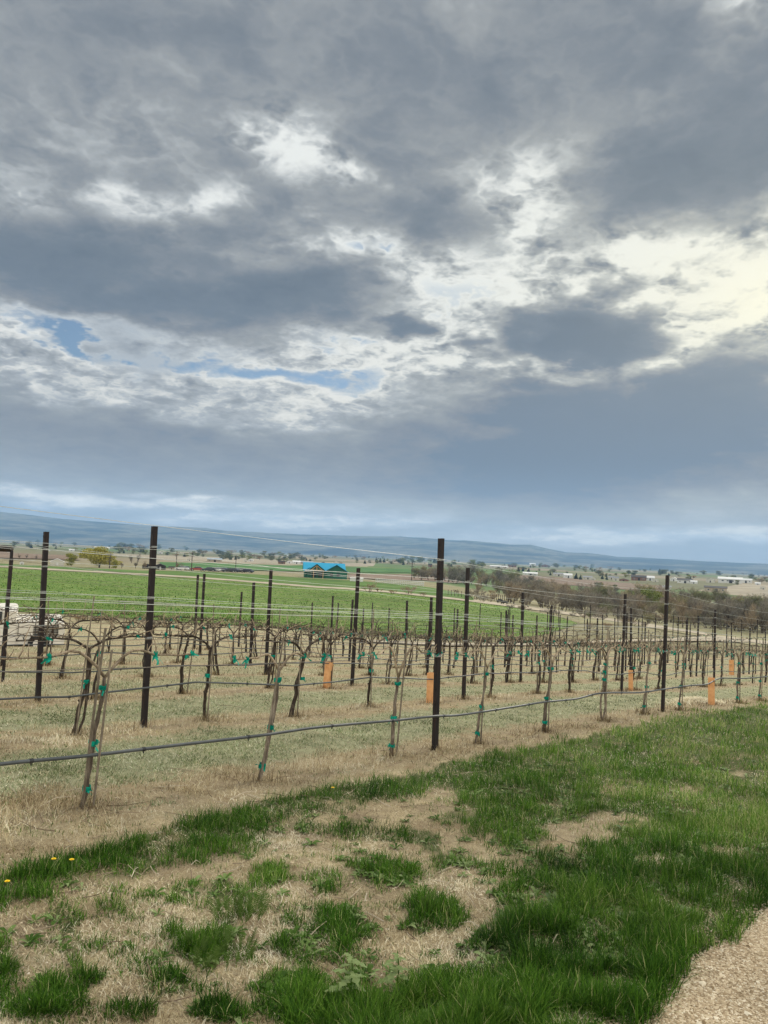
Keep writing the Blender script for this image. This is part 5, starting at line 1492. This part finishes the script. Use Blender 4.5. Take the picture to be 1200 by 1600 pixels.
pr = fbm(P[:, 0] * .5, P[:, 1] * .5, 15)
k_ = G.uniform(0, 1, len(P)) < np.clip(pr * 3 - .8, .1, 1) * np.clip((900 - px) / 120, .15, 1); P, d = P[k_], d[k_]
M['crop'] = bladed('crop_leaves', [(0, (.035, .08, .012)), (.5, (.095, .20, .03)), (.85, (.19, .30, .06)), (1, (.32, .36, .13))], .2, .7)
blades('crop_plants', P, G.uniform(.10, .26, len(P)), d * .0011 * G.uniform(.6, 1.3, len(P)), G.uniform(.3, 1.2, len(P)), M['crop'], 'leafy green crop covering the field past the vineyard', np.clip(G.normal(.5, .22, len(P)) + (fbm(P[:, 0] * .07, P[:, 1] * .07, 3) - .5) * .8, 0, 1))

# broad-leaved weeds scattered through the verge
def rosettes(name, spots, size, m, label, nl=9, rise=.5):
    V, Q, T_ = [], [], []
    r = random.Random(3)
    for (x, y, z, s) in spots:
        k = r.randint(nl - 3, nl + 2); a0 = r.uniform(0, 6.28)
        for i in range(k):
            a = a0 + i * 6.283 / k + r.uniform(-.25, .25); L = size * s * r.uniform(.6, 1.2); up = r.uniform(.15, rise)
            d_ = Vector((math.cos(a), math.sin(a), 0)); sd_ = Vector((-d_.y, d_.x, 0)); t = r.random(); b0 = len(V)
            for f, w, zz in ((0, .06, 0), (.3, .26, .55), (.62, .34, .9), (.85, .2, .85), (1.0, .02, .65)):
                c = Vector((x, y, z)) + d_ * L * f + Vector((0, 0, zz * L * up)); wj = w * L * .5 * r.uniform(.75, 1.25)
                V += [tuple(c - sd_ * wj + Vector((0, 0, .12 * wj))), tuple(c), tuple(c + sd_ * wj + Vector((0, 0, .12 * wj)))]; T_ += [t] * 3
            for j in range(4):
                for q in (0, 1): Q.append((b0 + j * 3 + q, b0 + j * 3 + q + 1, b0 + j * 3 + q + 4, b0 + j * 3 + q + 3))
    o = fast_mesh(name, np.array(V), np.array(Q), None, m, np.array(T_), True)
    return tag(o, label, None, None, 'stuff')
M['weed'] = bladed('weed_leaves', [(0, (.035, .075, .012)), (.5, (.08, .14, .028)), (1, (.22, .28, .12))], .2, .55)
N_ = 9500
px = G.uniform(-100, 1350, N_); py = 1110 + 560 * G.uniform(0, 1, N_) ** .8
P = ground_np(px, py); n_, t_ = nt(P); wob = (fbm(P[:, 0] * 2.6, P[:, 1] * 2.6, 3) - .5) * 4
g_, st_ = green(px, py, wob)
k_ = (n_ < -1.45) & (n_ > -4.5) & (G.uniform(0, 1, N_) < np.clip(g_ * .5 + .05, 0, 1) * np.clip((px - 150) / 700, .12, 1))
P = P[k_]; dd_ = np.hypot(P[:, 0], P[:, 1])
rosettes('weeds', [(p[0], p[1], p[2], s) for p, s in zip(P, G.uniform(.35, 1.15, len(P)))], .058, M['weed'], 'low broad-leaved weeds among the grass')
print('rosettes', len(P))
# feathery yarrow-like clump left of centre
def feather(px0, py0, n, rad, h, label):
    c = gp(px0, py0); V = []
    r = random.Random(px0); b = MB()
    for i in range(n):
        a = r.uniform(0, 6.28); q = rad * math.sqrt(r.random()); p = Vector((c.x + math.cos(a) * q, c.y + math.sin(a) * q, 0)); p.z = tz(p.x, p.y)
        d = Vector((math.cos(a) * .4 * q / rad + r.uniform(-.15, .15), math.sin(a) * .4 * q / rad, 1)).normalized(); L = h * r.uniform(.5, 1.1); sd_ = d.cross(Vector((r.uniform(-1, 1), r.uniform(-1, 1), .1))).normalized()
        for j in range(16):
            f = (j + 1) / 17; o = p + d * L * f; w = .022 * math.sin(f * 2.9) + .004
            for s in (-1, 1):
                e = o + sd_ * s * w + d * .012 + Vector((0, 0, r.uniform(-.004, .006)))
                b.add([o - d * .0022, o + d * .0022, e], [(0, 1, 2)])
        b.add([p - sd_ * .0015, p + sd_ * .0015, p + d * L], [(0, 1, 2)])
    o = b.build('feathery_weed', M['weed'], tint=[.25 + .5 * r.random() for _ in b.v]); return tag(o, label, 'weed')
feather(372, 1432, 30, .12, .14, 'feathery upright green weed clump left of centre in the verge')
feather(345, 1492, 40, .17, .09, 'spreading feathery weed just below the upright feathery clump')
feather(672, 1424, 30, .05, .07, 'small dark feathery weed in the centre of the verge')
# tall pale-leaved thistle near the bottom
def thistle(px0, py0, s, label):
    p = gp(px0, py0); r = random.Random(px0); root = empty('thistle', p); b = MB(); b.tube([(0, 0, -.01), (.01, 0, .12 * s), (0, .01, .2 * s)], [.004, .003, .002], 6); b.build('stem', M['weed'], root, tint=[.5] * len(b.v))
    b = MB()
    for i in range(16):
        a = i * 2.4; z = .02 + .18 * s * i / 16; L = s * (.11 - .004 * i) * r.uniform(.8, 1.2); d = Vector((math.cos(a), math.sin(a), r.uniform(.1, .5))).normalized(); sd_ = Vector((-math.sin(a), math.cos(a), 0)); vs = []
        for j in range(8):
            f = j / 7; w = L * .17 * math.sin(max(.1, f) * 3.0) * (1.5 if j % 2 else .6) + .001; c = Vector((0, 0, z)) + d * L * f + Vector((0, 0, -.35 * L * f * f)); vs += [c - sd_ * w, c, c + sd_ * w]
        b.add(vs, [(3 * j + q, 3 * j + q + 1, 3 * j + q + 4, 3 * j + q + 3) for j in range(7) for q in (0, 1)])
    b.build('leaf_whorl', M['weed'], root, tint=[.75 + .25 * r.random() for _ in b.v]); return tag(root, label, 'weed')
thistle(545, 1572, 1.0, 'pale spiky-leaved thistle at the bottom centre'); thistle(618, 1552, .8, 'jagged-leaved weed right of the pale thistle')
# dandelions
M['petal'] = mat('dandelion_yellow', lambda g, b: setb(g, b, (.85, .62, .03), .7))
def dandelion(px0, py0, h, label):
    h *= .8
    p = gp(px0, py0 + 12); root = empty('dandelion', p); r = random.Random(px0); b = MB(); b.tube([(0, 0, 0), (.006, 0, h * .5), (0, 0, h)], .0022, 5); b.build('stem', M['weed'], root, tint=[.8] * len(b.v))
    b = MB()
    for ring, (n, L, e) in enumerate(((16, .013, .25), (12, .010, .6), (8, .006, 1.1))):
        for i in range(n):
            a = i * 6.283 / n + ring * .2; d = Vector((math.cos(a) * math.cos(e), math.sin(a) * math.cos(e), math.sin(e))); sd_ = Vector((-math.sin(a), math.cos(a), 0)) * .0026; c = Vector((0, 0, h))
            b.add([c - sd_ * .5, c + sd_ * .5, c + d * L + sd_, c + d * L - sd_], [(0, 1, 2, 3)])
    b.build('flower', M['petal'], root); return tag(root, label, 'flower')
for x, y, lab in ((82, 1362, 'left one of two yellow dandelions in the grass band at lower left'), (110, 1363, 'right one of two yellow dandelions in the grass band at lower left'), (9, 1400, 'yellow dandelion at the left edge'), (519, 1240, 'small yellow dandelion at the upper edge of the grass')):
    dandelion(x, y, .13, lab)
# loose stones on the path and fallen twigs
def stones(name, P, s, m, label):
    n = len(P); base = np.array([(1, 0, 0), (0, 1, 0), (-1, 0, 0), (0, -1, 0), (.0, 0, .75), (0, 0, -.6), (.7, .7, .15), (-.7, .65, -.1), (.6, -.7, .1), (-.7, -.6, .2)])
    Ft_ = np.array([(0, 6, 4), (6, 1, 4), (1, 7, 4), (7, 2, 4), (2, 9, 4), (9, 3, 4), (3, 8, 4), (8, 0, 4), (6, 0, 5), (1, 6, 5), (7, 1, 5), (2, 7, 5), (9, 2, 5), (3, 9, 5), (8, 3, 5), (0, 8, 5)])
    V = base[None] * s[:, None, None] * G.uniform(.65, 1.25, (n, 10, 1)) * G.uniform(.7, 1.3, (n, 1, 3)) * np.array([1, 1, .7])
    a = G.uniform(0, 6.28, n); c, q = np.cos(a)[:, None], np.sin(a)[:, None]
    V = np.stack([V[..., 0] * c - V[..., 1] * q, V[..., 0] * q + V[..., 1] * c, V[..., 2]], -1) + P[:, None]
    o = fast_mesh(name, V.reshape(-1, 3), None, (np.arange(n)[:, None, None] * 10 + Ft_[None]).reshape(-1, 3), m, np.repeat(G.uniform(0, 1, n), 10))
    return tag(o, label, None, None, 'stuff')
M['pebble'] = bladed('gravel_stones', [(0, (.20, .145, .085)), (.4, (.38, .30, .20)), (.8, (.54, .45, .32)), (1, (.68, .62, .50))], .0, .9)
N_ = 90000
px = G.uniform(850, 1500, N_); py = G.uniform(1380, 1750, N_)
P = ground_np(px, py); n_, t_ = nt(P); e = n_ + 1.20 + .10 * (fbm(P[:, 0] * 5, P[:, 1] * 5, 6) - .5) * 2
k_ = (e > 0) & (n_ < 1.6) | ((e > -.25) & (e <= 0) & (G.uniform(0, 1, N_) < np.exp(e * 14) * .7)); P = P[k_]; P[:, 2] += .006
stones('gravel', P, G.uniform(.0022, .0075, len(P)) * np.where(G.uniform(0, 1, len(P)) < .03, 1.9, 1), M['pebble'], 'loose tan gravel stones on the path')
N_ = 2600
px = G.uniform(-100, 1300, N_); py = G.uniform(1110, 1700, N_); P = ground_np(px, py); n_, t_ = nt(P); k_ = (n_ < -1.3) & (n_ > -9); P = P[k_]
stones('soil_crumbs', P, G.uniform(.003, .010, len(P)), M['pebble'], 'small pale stones and crumbs of soil in the dry ground')
M['twig'] = bladed('fallen_twigs', [(0, (.12, .08, .055)), (.6, (.30, .24, .17)), (1, (.55, .48, .38))], .0, .85)
b = MB(); r = random.Random(17); tt = []
for i in range(420):
    x_, y_ = (r.uniform(-100, 1250), r.uniform(1090, 1300)) if i % 3 else (r.uniform(0, 900), r.uniform(1300, 1590))
    p = gp(x_, y_); n1_, _ = NTof(p.x, p.y)
    if n1_ > -1.5 or p.y > 22: continue
    if i % 3 and abs(n1_ + 5.1) > .8 and r.random() < .7: continue
    a = r.uniform(0, 3.14); L = r.uniform(.06, .32) * (1 if i % 3 else .5); d = Vector((math.cos(a), math.sin(a), 0)); q = p + d * L * .5 + Vector((0, 0, r.uniform(.0, .03))); e_ = p + d * L; e_.z = tz(e_.x, e_.y) + r.uniform(0, .04)
    k0 = len(b.v); b.tube([p + Vector((0, 0, .004)), q, e_], [.0028, .0024, .0014], 4); tt += [r.random()] * (len(b.v) - k0)
tag(b.build('fallen_twigs', M['twig'], tint=tt), 'pruned twigs scattered under the vines', None, None, 'stuff')
# small heap of straw by the right-hand near post
N_ = 5000
c = gp(1085, 1096); a = G.uniform(0, 6.28, N_); q = G.normal(0, 1, N_) * .42
X = c.x + np.cos(a) * q * 1.7 * RD[0] + np.sin(a) * q * .5 * RN[0]; Y = c.y + np.cos(a) * q * 1.7 * RD[1] + np.sin(a) * q * .5 * RN[1]
blades('straw_heap', np.stack([X, Y, terr(X, Y) + .06 * np.exp(-q * q * 3) * G.uniform(0, 1, N_)], -1), G.uniform(.05, .14, N_), np.full(N_, .009), G.uniform(1.0, 1.5, N_), M['thatch'], 'pale heap of straw right of the right-hand near post', G.uniform(.55, 1, N_))
# ---------------------------------------------------------------- haze
hb = MB(); hb.box((0, 4640, 150), (19600, 9800, 440))
hz = bpy.data.materials.new('valley_haze'); hz.use_nodes = True; hz.node_tree.nodes.clear()
H = NT(hz.node_tree)
pv = H.new('ShaderNodeVolumePrincipled')
pv.inputs['Color'].default_value = (.33, .60, 1.0, 1)
pv.inputs['Density'].default_value = 9.5e-5
ho = H.new('ShaderNodeOutputMaterial'); H.l.new(pv.outputs[0], ho.inputs['Volume'])
tag(hb.build('haze', hz), 'thin blue haze over the valley', None, None, 'stuff')
